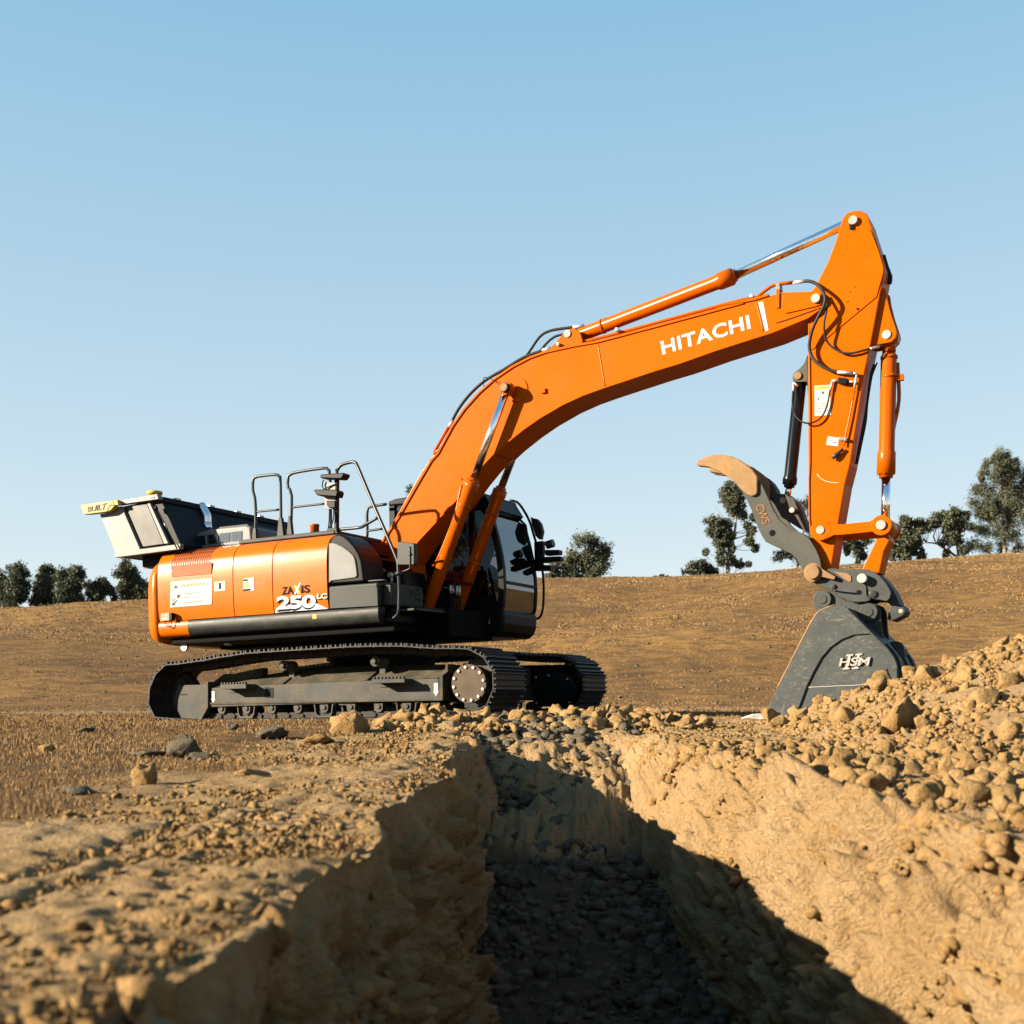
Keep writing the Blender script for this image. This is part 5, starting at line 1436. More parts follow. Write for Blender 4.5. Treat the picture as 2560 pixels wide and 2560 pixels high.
# black cable guard on the arm's back
m = MB(); m.tube([(6.3272, -0.05, 4.7505), (6.3557, -0.05, 4.6266), (6.3891, -0.06, 4.5182), (6.3826, -0.05, 4.4507)], .03, 8, .05); m.build('cable_guard', 'black_hose', arm)
hs = [(6.215, 0, 3.6058), (6.1892, 0.05, 3.4861), (6.172, 0.08, 3.3507), (6.1484, 0.08, 3.1902), (6.111, 0.08, 2.9986), (6.0672, 0.08, 2.8073), (6.0153, 0.08, 2.5625)]
m = MB(); m.tube(hs, .013, 8, .06); m.tube([(6.2384, -0.05, 3.6341), (6.1906, -0.05, 3.529), (6.1689, -0.05, 3.4463), (6.127, -0.05, 3.2142), (6.1055, -0.05, 3.0252), (6.0539, -0.05, 2.7999), (6.0025, -0.05, 2.5859)], .009, 8, .06); build_split(m, 'back_hose', 'black_hose', arm)

# bucket cylinder
g0, g1 = [(6.3705, 3.7001), (6.3023, 2.3963)]
rod_e = [(6.2836, 1.901)][0]
bc = cylinder((g0[0], 0, g0[1]), (g1[0], 0, g1[1]), (rod_e[0], 0, rod_e[1]), .082, .046, 'bucket_cylinder', gl=.26, gr=1.16)
m = MB(); m.disc((bt[0], bt[1]), .1, .08, -.08, 20); m.rod((bt[0], 0, bt[1]), (g0[0], 0, g0[1] + .01), .07, 14); m.build('cylinder_eye', 'orange_cylinder', bc)
m = MB(); m.rod((g0[0], 0, g0[1] - .06), (g0[0], 0, g0[1] - .03), .088, 20); m.rod((g0[0], 0, g0[1] - .26), (g0[0], 0, g0[1] - .23), .088, 20); m.box(g0[0] + .06, g0[0] + .14, .02, -.04, g0[1] - .3, g0[1] - .24); build_split(m, 'barrel_band', 'orange_cylinder', bc)
m = MB(); m.tube([(g0[0] + .075, -.05, g0[1] - .1), (g0[0] + .078, -.05, g0[1] - .5), (g1[0] + .08, -.05, g1[1] + .5), (g1[0] + .07, -.04, g1[1] + .3)], .02, 8, .08); build_split(m, 'cylinder_pipe', 'orange_cylinder', bc)

# bucket linkage
la, lb = [(5.6665, 1.8716), (6.2909, 1.8665)]
for n0, n1 in ((.275, .225), (-.225, -.275)):
    m = MB()
    m.prism([(5.7076, 1.9587), (5.7781, 1.9277), (5.8911, 1.9131), (6.1709, 1.9157), (6.2408, 1.9446), (6.2883, 1.7708), (6.2095, 1.8088), (6.0845, 1.8057), (5.8881, 1.8031), (5.8031, 1.8062), (5.7166, 1.7706)], n0, n1)
    a, b = (n0 + .003, n1 - .003)
    m.disc(la, .108, a, b, 28); m.disc(lb, .105, a, b, 28)
    lk = m.build('bucket_link', 'orange', EX, .006)
m = MB(); m.disc(la, .044, .29, -.29, 20); m.disc(lb, .05, .30, -.30, 20); build_split(m, 'link_pin', 'pin_steel', EX, .005)
m = MB(); m.disc(lb, .098, .2, -.2, 24)
m.prism([(6.1908, 1.8155), (6.2125, 1.7312), (6.1532, 1.6208), (6.0797, 1.4779), (6.0589, 1.4298), (6.2349, 1.3838), (6.2892, 1.6096), (6.348, 1.7196), (6.3344, 1.8027)], .16, -.16)
m.build('tipping_link', 'orange', EX, .012)

# ------------------------------------------------------------------ hydraulic hoses on the arm
m = MB(); m.tube([(5.4106, 0.1, 4.5879), (5.5159, 0.12, 4.5763), (5.5893, 0.15, 4.5573), (5.6833, 0.22, 4.4895), (5.7641, 0.3, 4.3789), (5.7956, 0.33, 4.286), (5.7793, 0.33, 4.2105), (5.7225, 0.32, 4.1182), (5.6467, 0.29, 3.9945), (5.6043, 0.26, 3.8641), (5.6018, 0.25, 3.7899), (5.6259, 0.25, 3.7102), (5.6797, 0.25, 3.6394), (5.7552, 0.245, 3.5799), (5.8566, 0.24, 3.53), (6.0343, 0.235, 3.4866)], .0165, 9, .012, .14); ho = m.build('arm_hose', 'hose_wrap', arm)
e0 = [(5.8821, 0.24, 3.5196), (6.0406, 0.235, 3.4844), (5.4039, 0.1, 4.5878), (5.5383, 0.13, 4.5726)]
m = MB(); m.rod(e0[0], e0[1], .0185, 10); m.rod(e0[2], e0[3], .0185, 10); build_split(m, 'hose_ferrule', 'bolt_steel', ho)
m = MB(); m.tube([(5.7905, 0.22, 4.345), (5.8003, 0.3, 4.163), (5.7746, 0.3, 4.056), (5.7671, 0.28, 3.9512), (5.7837, 0.25, 3.8579), (5.8378, 0.24, 3.7863), (5.899, 0.23, 3.74), (5.9117, 0.23, 3.7303), (5.9753, 0.23, 3.7041), (6.0573, 0.225, 3.6991), (6.1458, 0.22, 3.7094), (6.2246, 0.2, 3.7236), (6.3368, 0.12, 3.7535)], .012, 8, .012, .14); h2 = m.build('arm_hose', 'hose_wrap', arm)
e1 = [(6.2129, 0.205, 3.7202), (6.3042, 0.15, 3.7445)]
m = MB(); m.rod(e1[0], e1[1], .0145, 10); build_split(m, 'hose_ferrule', 'bolt_steel', h2)
m = MB(); m.tube([(5.3804, 0.1, 3.4587), (5.3731, 0.12, 3.3546), (5.3816, 0.16, 3.2443), (5.433, 0.22, 3.105), (5.5221, 0.24, 3.0311), (5.6131, 0.235, 3.0243), (5.6972, 0.225, 3.0694), (5.7579, 0.22, 3.1808), (5.7976, 0.215, 3.3605)], .0095, 8, .03); h3 = m.build('thumb_hose', 'black_hose', arm)
fit = [(6.0406, 0.235, 3.4844), (6.0862, 0.225, 3.4767), (6.079, 0.22, 3.4822), (6.0459, 0.22, 3.3275), (5.9832, 0.215, 3.4093), (6.0595, 0.215, 3.3938), (5.8162, 0.215, 3.4433), (5.8808, 0.215, 3.4339), (5.8193, 0.215, 3.4363), (5.7972, 0.215, 3.3441)]
m = MB()
for i in range(0, 10, 2):
    m.rod(fit[i], fit[i + 1], .013, 8)
build_split(m, 'hose_fitting', 'bolt_steel', arm)
m = MB(); m.prism([(5.8858, 3.4615), (5.985, 3.4373), (5.9769, 3.3764), (5.8873, 3.3991)], .25, AW + .0005); m.build('valve_block', 'black_trim', arm, .005)
m = MB(); m.tube([(6.0513, 0.215, 3.3278), (5.9924, 0.215, 3.0523), (5.9381, 0.215, 2.8307), (5.9227, 0.215, 2.7411)], .009, 8, .1); m.build('arm_pipe', 'orange_cylinder', arm)
m = MB(); m.prism([(5.875, 2.8409), (5.9581, 2.8208), (5.9539, 2.7854), (5.874, 2.805)], .235, .2); m.build('pipe_clamp', 'hopper_light', arm, .003)
cp = [(5.9154, 0.215, 2.7093), (5.7998, 0.23, 2.6221)]
m = MB(); L_ = (Vector(cp[1]) - Vector(cp[0])).length; m.lathe(cp[0], cp[1], [(0, .016), (.06, .018), (.065, .022), (L_ - .04, .024), (L_, .02)], 12); m.build('hose_coupling', 'rail_steel', arm)
m = MB(); m.prism([(5.6267, 3.4221), (5.7869, 3.4104), (5.791, 3.0905), (5.619, 3.0987)], AW + .0105 if False else AW + .0005, AW + .004); dc = m.build('arm_decal', 'white_decal', arm)
m = MB(); m.prism([(5.6311, 3.4148), (5.7854, 3.404), (5.7857, 3.3678), (5.632, 3.3763)], AW + .0042, AW + .005); m.build('decal_band', 'decal_yellow', dc)
lettering('decal_text', 'WARNING', [(5.6684, 3.3831), (5.773, 3.3788), (5.7734, 3.3932), (5.6688, 3.3976)], AW + .0052, 'black_ink', dc, .001)
m = MB()
for k_ in range(9):
    y_ = 960 + k_ * 20
    pass
for q in ([(5.6377, 3.2266), (5.7653, 3.2191), (5.7652, 3.2145), (5.6376, 3.2219)], [(5.637, 3.2035), (5.7646, 3.1961), (5.7645, 3.1915), (5.6369, 3.1989)], [(5.6363, 3.1771), (5.7704, 3.169), (5.7703, 3.1644), (5.6362, 3.1725)], [(5.6355, 3.1474), (5.7696, 3.1394), (5.7695, 3.1349), (5.6353, 3.1428)], [(5.6525, 3.2874), (5.669, 3.2884), (5.6744, 3.2447), (5.6618, 3.2663)], [(5.6969, 3.3473), (5.7232, 3.3502), (5.729, 3.323), (5.7028, 3.3234)]):
    m.prism(q, AW + .0042, AW + .005)
m.build('decal_text', 'grey_ink', dc)
m = MB(); m.prism([(5.7523, 2.8703), (5.8683, 2.8362), (5.8549, 2.7505), (5.7301, 2.7788)], AW + .0005, AW + .004); d2 = m.build('white_sticker', 'white_decal', arm)
m = MB(); m.prism([(5.8122, 2.8017), (5.838, 2.7953), (5.8365, 2.7876), (5.8107, 2.7933)], AW + .0042, AW + .005); m.prism([(5.7577, 2.8314), (5.8062, 2.8189), (5.8055, 2.815), (5.757, 2.8275)], AW + .0042, AW + .005); m.build('sticker_text', 'black_ink', d2)
# thin paint chips on the arm
for q in ([(6.0716, 4.3928), (6.0845, 4.397), (6.097, 4.3882), (6.0842, 4.3853)], [(6.0127, 4.351), (6.0292, 4.3644), (6.0415, 4.3459), (6.0257, 4.3539)], [(6.0782, 4.171), (6.1227, 4.1653), (6.1092, 4.1383), (6.0935, 4.1475)], [(5.9939, 4.2528), (6.004, 4.2675), (6.01, 4.2533), (5.9982, 4.2436)], [(6.1671, 4.2748), (6.1828, 4.2688), (6.1732, 4.2627)], [(5.9446, 4.3335), (5.9574, 4.328), (5.9508, 4.3226)]):
    m = MB(); m.prism(q, AW + .0105, AW + .0115); m.build('paint_chip', 'black_trim', arm)

# hoses and pipes along the boom
m = MB(); m.tube([(1.1262, 0.1, 3.6121), (1.2483, 0.1, 3.7843), (1.4156, 0.1, 3.9449), (1.6264, 0.1, 4.0771), (1.8786, 0.1, 4.171), (2.1497, 0.1, 4.2761), (2.3708, 0.1, 4.3154), (2.4585, 0.1, 4.3313)], .02, 8, .05); m.tube([(2.1749, 0.06, 4.3059), (2.2663, 0.06, 4.4112), (2.3569, 0.06, 4.506), (2.4893, 0.06, 4.5539), (2.7908, 0.06, 4.5478), (2.8927, 0.05, 4.5454)], .017, 8, .05); m.tube([(2.3349, 0, 4.3599), (2.4138, 0, 4.433), (2.5247, 0, 4.4947), (2.6982, 0, 4.5062)], .015, 8, .05)
bh = build_split(m, 'boom_hose', 'black_hose', boom)[0]
e = [(2.4038, 0.1, 4.3241), (2.5128, 0.1, 4.3307), (2.7908, 0.06, 4.5478), (2.9245, 0.05, 4.5441), (1.1016, 0.1, 3.5742), (1.1626, 0.1, 3.6524)]
m = MB(); m.rod(e[0], e[1], .022, 10); m.rod(e[2], e[3], .02, 10); m.rod(e[4], e[5], .022, 10); build_split(m, 'hose_ferrule', 'bolt_steel', bh)
m = MB(); m.tube([(-0.0359, 0.1, 2.1187), (0.0832, 0.14, 2.2185), (0.2545, 0.16, 2.2958), (0.3706, 0.16, 2.4921), (0.6661, 0.16, 2.8925), (1.0427, 0.16, 3.313), (0.9148, 0.16, 3.2615), (1.1017, 0.1, 3.5783)], .02, 8, .08); m.tube([(-0.0002, 0.05, 2.1402), (0.3572, 0.1, 2.5764), (0.7213, 0.1, 3.0637), (1.0092, 0.1, 3.3649)], .018, 8, .08); build_split(m, 'boom_pipe', 'orange_cylinder', boom)
m = MB(); m.tube([(2.5235, 0.1, 4.329), (3.1278, 0.12, 4.3471), (4.0406, 0.12, 4.4257), (4.8689, 0.12, 4.4966), (4.9726, 0.12, 4.4814), (5.0426, 0.12, 4.5127), (5.1613, 0.12, 4.5799), (5.2505, 0.12, 4.595), (5.4144, 0.1, 4.5902)], .02, 8, .06); build_split(m, 'boom_pipe', 'orange_cylinder', boom)
m = MB(); m.prism([(5.2445, 4.5883), (5.2849, 4.581), (5.2896, 4.5063), (5.2452, 4.5182)], .2, .08); m.build('pipe_clamp', 'hopper_light', boom, .004)
m = MB(); m.prism([(5.2621, 4.4965), (5.2996, 4.4898), (5.29, 4.2909), (5.2525, 4.2974)], BW + .018, BW + .0005); m.build('clamp_post', 'orange', boom, .004)
for q in [(2.655, 4.3343), (3.3973, 4.3851), (4.9774, 4.4922)]:
    m = MB(); m.box(q[0] - .015, q[0] + .015, .22, .06, q[1] - .02, q[1] + .015); m.build('pipe_clamp', 'bolt_steel', boom, .003)
m = MB(); m.tube([(2.0039, 0.4, 3.8753), (1.8699, 0.35, 3.9847), (1.7226, 0.28, 4.0619), (1.6786, 0.25, 4.0352), (1.6695, 0.22, 3.9632)], .005, 6, .03); m.build('grease_line', 'black_hose', boom)

# ------------------------------------------------------------------ thumb
TW = .27
main_t = [(4.7349, 2.4898), (4.939, 2.506), (5.0046, 2.4912), (5.0455, 2.4336), (5.1106, 2.2825), (5.1608, 2.1563), (5.226, 2.0292), (5.3072, 1.9463), (5.3965, 1.8969), (5.4852, 1.8478), (5.5578, 1.7743), (5.6144, 1.6726), (5.6489, 1.5806), (5.6717, 1.4711), (5.6859, 1.4439), (5.6721, 1.362), (5.6132, 1.3246), (5.539, 1.3465), (5.4914, 1.4334), (5.4602, 1.4871), (5.4316, 1.5379), (5.3958, 1.6007), (5.3444, 1.6498), (5.2473, 1.7029), (5.1496, 1.7563), (5.0741, 1.8006), (5.0373, 1.8645), (5.0009, 1.9437), (4.965, 2.046), (4.9292, 2.1561), (4.8854, 2.2597), (4.826, 2.3728)]
tip_t = [(4.3275, 2.7194), (4.3526, 2.7515), (4.4342, 2.7847), (4.5147, 2.797), (4.6101, 2.7889), (4.7201, 2.7614), (4.8131, 2.7138), (4.8972, 2.6469), (4.9653, 2.5821), (5.0134, 2.5045), (5.0085, 2.3266), (4.9807, 2.3028), (4.9419, 2.2999), (4.8959, 2.3229), (4.8351, 2.3826), (4.7898, 2.4409), (4.7363, 2.4965), (4.6669, 2.5539), (4.5812, 2.6096), (4.479, 2.6673), (4.3431, 2.6982)]
m = MB(); m.prism(main_t, TW, TW - .05); thumb = m.build('thumb', 'thumb_steel', EX, .006)
m = MB(); m.prism(main_t, -TW + .05, -TW); m.build('thumb_plate', 'thumb_steel', thumb, .006)
m = MB(); m.prism(tip_t, TW + .035, TW - .06); m.build('thumb_tine', 'rusty_tip', thumb, .012)
for dn, dx in ((.28, .05), (.57, .0)):
    q = [(a + dx, b - dx * .6) for a, b in tip_t]
    m = MB(); m.prism(q, TW + .03 - dn, TW - .06 - dn); m.build('thumb_tine', 'rusty_tip', thumb, .012)
m = MB(); m.prism([(4.9424, 2.5796), (5.0127, 2.5563), (5.0737, 2.4955), (5.1185, 2.4212), (5.1362, 2.3577), (5.2637, 2.3368), (5.3535, 2.2434), (5.3968, 2.1473), (5.459, 1.9125), (5.3609, 1.9595), (5.1565, 2.109), (5.0542, 2.3584)], -.03, -TW + .0505); m.build('thumb_web', 'thumb_steel', thumb, .01)
m = MB(); m.prism([(5.2584, 2.3227), (5.3034, 2.2876), (5.3564, 2.267), (5.3982, 2.126), (5.3594, 2.1032), (5.3074, 2.1577)], .12, .06); m.prism([(5.3516, 2.0963), (5.3897, 2.0965), (5.4895, 1.8675), (5.46, 1.8928)], .12, .08); build_split(m, 'cylinder_lug', 'thumb_steel', thumb, .006)
m = MB(); m.disc([(5.3398, 2.1301)][0], .03, .06, .16, 14); m.disc([(5.2025, 2.2729)][0], .035, -.02, .0, 14); build_split(m, 'lug_pin', 'pin_steel', thumb, .004)
m = MB(); m.disc([(5.1523, 1.8864)][0], .034, TW + .0005, TW + .002, 20); m.build('thumb_hole', 'black_gloss', thumb)
lettering('thumb_lettering', 'CWS', [(4.9721, 2.1954), (5.0514, 1.9879), (5.1364, 2.0051), (5.0599, 2.2111)], TW + .0005, 'rust_letter', thumb, .006, .0, 1.0)
tpn = [(5.5816, 1.4305)][0]
m = MB(); m.disc(tpn, .075, .34, -.34, 28); m.build('main_pin', 'rust_pin', thumb, .008)
m = MB(); m.disc(tpn, .10, TW + .0005, TW + .025, 28); m.prism([(5.6089, 1.5134), (5.6817, 1.4581), (5.8183, 1.3654), (5.8011, 1.3336), (5.6711, 1.376), (5.6213, 1.363)], TW + .0255, TW + .04); m.build('pin_retainer', 'rust_pin', thumb, .006)
# thumb cylinder and its bracket
tb_ = [(5.5338, 3.7903), (5.4978, 3.7017), (5.4392, 3.65), (5.3843, 3.6176), (5.3694, 3.5659), (5.3751, 3.53), (5.4354, 3.5125), (5.5257, 3.5029), (5.5314, 3.3478), (5.5438, 3.7887)]
m = MB(); m.prism(tb_, .09, .05); m.prism(tb_, -.05, -.09); build_split(m, 'thumb_bracket', 'thumb_steel', arm, .006)
m = MB(); m.disc([(5.4305, 3.5785)][0], .042, .11, -.11, 18); m.build('bracket_pin', 'rust_pin', arm, .005)
c0, c1, c2 = [(5.4319, 3.5413), (5.2787, 2.4044), (5.2596, 2.3296)]
tcy = cylinder((c0[0], 0, c0[1]), (c1[0], 0, c1[1]), (c2[0], 0, c2[1]), .068, .035, 'thumb_cylinder', 'black_gloss', 'chrome', gl=.1, gr=1.14)
m = MB(); q = [(5.378, 0.09, 3.5117), (5.4273, 0.09, 3.4677)]; m.rod(q[0], q[1], .016, 8); q = [(5.3815, 0.1, 3.4988), (5.3803, 0.11, 3.4128)]; m.rod(q[0], q[1], .014, 8); build_split(m, 'hose_fitting', 'bolt_steel', tcy)

# ------------------------------------------------------------------ quick coupler
cpl = [(5.7714, 1.4637), (5.9508, 1.4306), (6.0657, 1.435), (6.1476, 1.4223), (6.2034, 1.3924), (6.2585, 1.3433), (6.3129, 1.2751), (6.3484, 1.2086), (6.3633, 1.164), (6.3488, 1.1137), (6.32, 1.0822), (6.2517, 1.0994), (6.1831, 1.1134), (6.1004, 1.0897), (5.9734, 1.0951), (5.9164, 1.1182), (5.8404, 1.1583), (5.7774, 1.2147), (5.7394, 1.2467), (5.649, 1.2758), (5.5782, 1.3215), (5.5266, 1.3581), (5.5148, 1.4052), (5.6277, 1.4495)]
m = MB(); m.prism(cpl, .245, .195); co_ = m.build('coupler', 'coupler_steel', EX, .006)
m = MB(); m.prism(cpl, -.195, -.245); m.build('coupler_plate', 'coupler_steel', co_, .006)
m = MB(); m.prism([(5.8116, 1.3609), (6.1328, 1.3961), (6.2197, 1.3444), (6.3156, 1.1831), (6.3013, 1.1196), (6.1573, 1.1419), (5.9661, 1.1283), (5.782, 1.2319)], .194, -.194); m.build('coupler_body', 'coupler_steel', co_, .01)
m = MB(); m.prism([(6.1557, 1.4275), (6.2244, 1.3767), (6.3105, 1.2859), (6.3708, 1.1908), (6.4003, 1.124), (6.4235, 1.0578), (6.4663, 1.0228), (6.4837, 0.9765), (6.464, 0.9389), (6.4005, 0.907), (6.3433, 0.8823), (6.2936, 0.9066), (6.3293, 1.0572), (6.2422, 1.1082), (6.1848, 1.0988), (6.1623, 1.2048)], .12, -.19); m.build('coupler_hook', 'coupler_steel', co_, .01)
m = MB(); m.disc([(6.4325, 0.9822)][0], .022, .1205, .122, 14); m.build('hook_hole', 'pin_steel', co_)
cpin = [(6.0889, 1.3284)][0]
m = MB(); m.disc(cpin, .05, .33, -.33, 20); m.build('coupler_pin', 'pin_steel', co_, .005)
for q, r_ in (([(6.1864, 1.1634)][0], .04), ([(5.7844, 1.2703)][0], .024)):
    m = MB(); m.disc(q, r_, .2455, .262, 18); m.disc(q, r_ * .7, .2625, .268, 16); m.build('coupler_plug', 'rail_steel', co_, .003)
m = MB(); m.prism([(5.7731, 1.4443), (5.8241, 1.4209), (5.9263, 1.3971), (5.9639, 1.3683), (5.9688, 1.3128), (5.9431, 1.3081), (5.8864, 1.3447)], .2455, .255); m.build('wear_plate', 'rust_pin', co_, .003)
m = MB(); m.tube([(5.7672, 0.25, 1.2355), (5.8445, 0.252, 1.2106), (6.0038, 0.252, 1.1818)], .009, 6, .03); m.disc([(6.0386, 1.1913)][0], .026, .2455, .25, 16); build_split(m, 'coupler_slot', 'black_gloss', co_)
m = MB(); m.tube([(6.0888, 0.25, 1.2849), (6.1126, 0.25, 1.2316), (6.1108, 0.25, 1.1671), (6.1288, 0.25, 1.1336), (6.1661, 0.25, 1.1151)], .012, 6, .03); build_split(m, 'weld_seam', 'coupler_steel', co_)

# ------------------------------------------------------------------ bucket
BKW = .60
side_b = [(5.8665, 1.0456), (5.9126, 1.0461), (5.9456, 1.0305), (5.9944, 0.9904), (6.0908, 0.8837), (6.2222, 0.7383), (6.329, 0.627), (6.3915, 0.5493), (6.4301, 0.4895), (6.4526, 0.4305), (6.4628, 0.3639), (6.4616, 0.2645), (6.4443, 0.1326), (6.385, 0.0264), (6.261, -0.0621), (6.0801, -0.0915), (5.4393, -0.0881), (5.1081, -0.0708), (5.1045, -0.0403), (5.2388, 0.2032), (5.4403, 0.5663), (5.6031, 0.8583), (5.683, 0.9734), (5.7093, 1.0016)]
m = MB(); m.prism(side_b, BKW, BKW - .03); m.prism(side_b, -BKW + .03, -BKW)
shell = side_b[2:18]
m.ribbon(shell, -.03, BKW - .031, -BKW + .031)
bk_ = m.build('bucket', 'bucket_steel', EX, .006)
m = MB(); m.prism([(5.1145, -0.0403), (5.2442, 0.2029), (5.4453, 0.5655), (5.6079, 0.857), (5.6876, 0.9719), (5.7139, 1.0001), (5.8709, 1.044), (5.9169, 1.0445), (5.9498, 1.0289), (5.9986, 0.9889), (6.226, 0.7364), (6.0494, 0.732), (5.9236, 0.6878), (5.8128, 0.617), (5.7171, 0.511), (5.6281, 0.3614), (5.5559, 0.2188), (5.4821, 0.0328), (5.429, -0.0817), (5.1154, -0.0689)], BKW + .0005, BKW + .022); m.build('side_cutter', 'cutter_steel', bk_, .004)
m = MB(); m.tube([(5.5597, 0.601, 0.2146), (5.8395, 0.601, 0.2184), (6.1303, 0.601, 0.2257), (6.2705, 0.601, 0.2711), (6.3526, 0.601, 0.3057), (6.4082, 0.601, 0.2747)], .005, 6, .05); m.build('wear_line', 'pin_steel', bk_)
m = MB(); m.tube([(5.9477, 0.61, 1.0297), (5.9975, 0.615, 0.9893), (6.2241, 0.61, 0.7369), (6.3915, 0.6, 0.5476), (6.4517, 0.595, 0.429), (6.4619, 0.595, 0.3623)], .012, 6, .06); m.build('back_edge', 'bucket_steel', bk_)
m = MB(); m.tube([(5.2474, 0.615, 0.2114), (5.4441, 0.615, 0.5657), (5.6067, 0.615, 0.8574), (5.6908, 0.615, 0.9762), (5.7469, 0.615, 1.0112), (5.8741, 0.615, 1.0475)], .01, 6, .06); m.build('front_edge', 'rust_pin', bk_)
lip0 = [(5.0726, -0.0744), (5.4481, -0.0823), (5.7129, -0.0794), (5.7038, -0.1048), (5.1071, -0.1072), (5.0629, -0.1046)]
m = MB(); m.prism(lip0, BKW + .03, -BKW - .03); m.build('cutting_edge', 'tooth_steel', bk_, .004)
tooth = [(4.7725, -0.1276), (4.8562, -0.0841), (4.9767, -0.045), (5.1036, -0.0412), (5.1277, -0.0847), (5.0928, -0.1271), (4.9232, -0.1321)]
for n in (.55, .28, 0, -.28, -.55):
    m = MB(); m.prism(tooth, n + .055, n - .055); m.build('tooth', 'tooth_steel', bk_, .008)
bars = MB()
for x in (0, 105):
    pass
for q in ([(5.9686, 0.5344), (6.0409, 0.538), (6.0387, 0.5213), (6.0138, 0.519), (5.9807, 0.4008), (5.9997, 0.4), (5.9951, 0.3834), (5.9285, 0.3826), (5.9315, 0.3993), (5.9524, 0.4002), (5.9872, 0.5168), (5.9656, 0.516)], [(6.064, 0.5387), (6.13, 0.5408), (6.1279, 0.5241), (6.1048, 0.5218), (6.0719, 0.4056), (6.0908, 0.4032), (6.0861, 0.3849), (6.02, 0.3824), (6.0221, 0.3992), (6.0453, 0.3999), (6.0784, 0.5212), (6.0585, 0.5187)]):
    bars.prism(q, BKW + .0005, BKW + .012)
bars.build('bucket_emblem', 'pin_steel', bk_, .002)
lettering('bucket_lettering', 'HSM', [(5.892, 0.4178), (6.1897, 0.416), (6.2108, 0.5004), (5.9136, 0.5031)], BKW + .0125, 'pin_steel', bk_, .012, .02, .95)
# ears with pin rings
earb = [(5.5502, 1.0962), (5.5526, 1.182), (5.5853, 1.2426), (5.7019, 1.238), (5.7791, 1.2053), (5.8993, 1.1124), (5.9951, 1.0933), (6.1413, 1.0905), (6.2098, 1.0539), (6.241, 1.0004), (6.2483, 0.8141), (6.2626, 0.6974), (6.1747, 0.7017), (6.0517, 0.8377), (5.7961, 0.8843), (5.5677, 0.8969), (5.5791, 1.0217)]
m = MB(); m.prism(earb, .19, .14); m.prism(earb, -.14, -.19); build_split(m, 'bucket_ear', 'coupler_steel', bk_, .006)
for c, rr in (([(5.6545, 1.145)][0], .094), ([(6.1263, 0.982)][0], .094)):
    m = MB(); m.disc(c, rr, .1905, .23, 28); m.disc(c, rr, -.23, -.1905, 28); build_split(m, 'pin_ring', 'coupler_steel', bk_, .006)
    m = MB(); m.disc(c, .048, .2305, .24, 22); m.build('bucket_pin', 'coupler_steel', bk_, .004)
    m = MB(); m.disc(c, .047, .14, -.14, 16); m.build('bucket_pin', 'coupler_steel', bk_)
m = MB(); m.prism([(6.2945, 0.5537), (6.3929, 0.5991), (6.4572, 0.5961), (6.4554, 0.5298), (6.4218, 0.4816), (6.391, 0.5327)], .1, -.1); m.disc([(6.3533, 0.5885)][0], .09, .05, -.05, 20); m.build('lifting_eye', 'bucket_steel', bk_, .01)
m = MB()
for n in (.42, 0, -.42):
    m.ribbon(side_b[6:13], .025, n + .06, n - .06)
m.build('wear_strap', 'bucket_steel', bk_, .004)

# ================================================================== trees along the ridge
def leaf_mat(name, a, b, c_):
    k = NT(name)
    n1 = k.noise(.8, 3, .6); n2 = k.noise(6, 2, .6)
    c = k.mix(k.val(n1, .35, .65), a, b)
    c = k.mix(k.val(n2, .5, .7, 0, .6), c, c_)
    k.set(Base_Color=c, Roughness=.6)
    k.b.inputs['Specular IOR Level'].default_value = .3
    tr = k.n('ShaderNodeBsdfTranslucent'); k.l(c, tr.inputs[0])
    mx = k.n('ShaderNodeMixShader'); mx.inputs[0].default_value = .25
    out = [x for x in k.t.nodes if x.type == 'OUTPUT_MATERIAL'][0]
    k.l(k.b.outputs[0], mx.inputs[1]); k.l(tr.outputs[0], mx.inputs[2]); k.l(mx.outputs[0], out.inputs[0])
    MATS[name] = k.m
leaf_mat('oak_leaf', (.045, .054, .030), (.074, .082, .048), (.099, .102, .065))
leaf_mat('dark_leaf', (.032, .042, .027), (.054, .063, .038), (.074, .079, .050))
leaf_mat('pine_needle', (.054, .065, .036), (.094, .097, .055), (.119, .115, .072))
k = NT('bark'); c = k.mix(k.val(k.noise(2, 5, .7, k.coords((6, 6, 1))), .35, .65), (.100, .077, .058), (.231, .193, .154)); k.set(Base_Color=c, Roughness=.9); MATS['bark'] = k.m
k = NT('dark_bark'); c = k.mix(k.val(k.noise(2, 5, .7, k.coords((6, 6, 1))), .35, .65), (.039, .031, .025), (.092, .069, .054)); k.set(Base_Color=c, Roughness=.9); MATS['dark_bark'] = k.m
trng = np.random.default_rng(21)
MPX = 1 / 3100.0
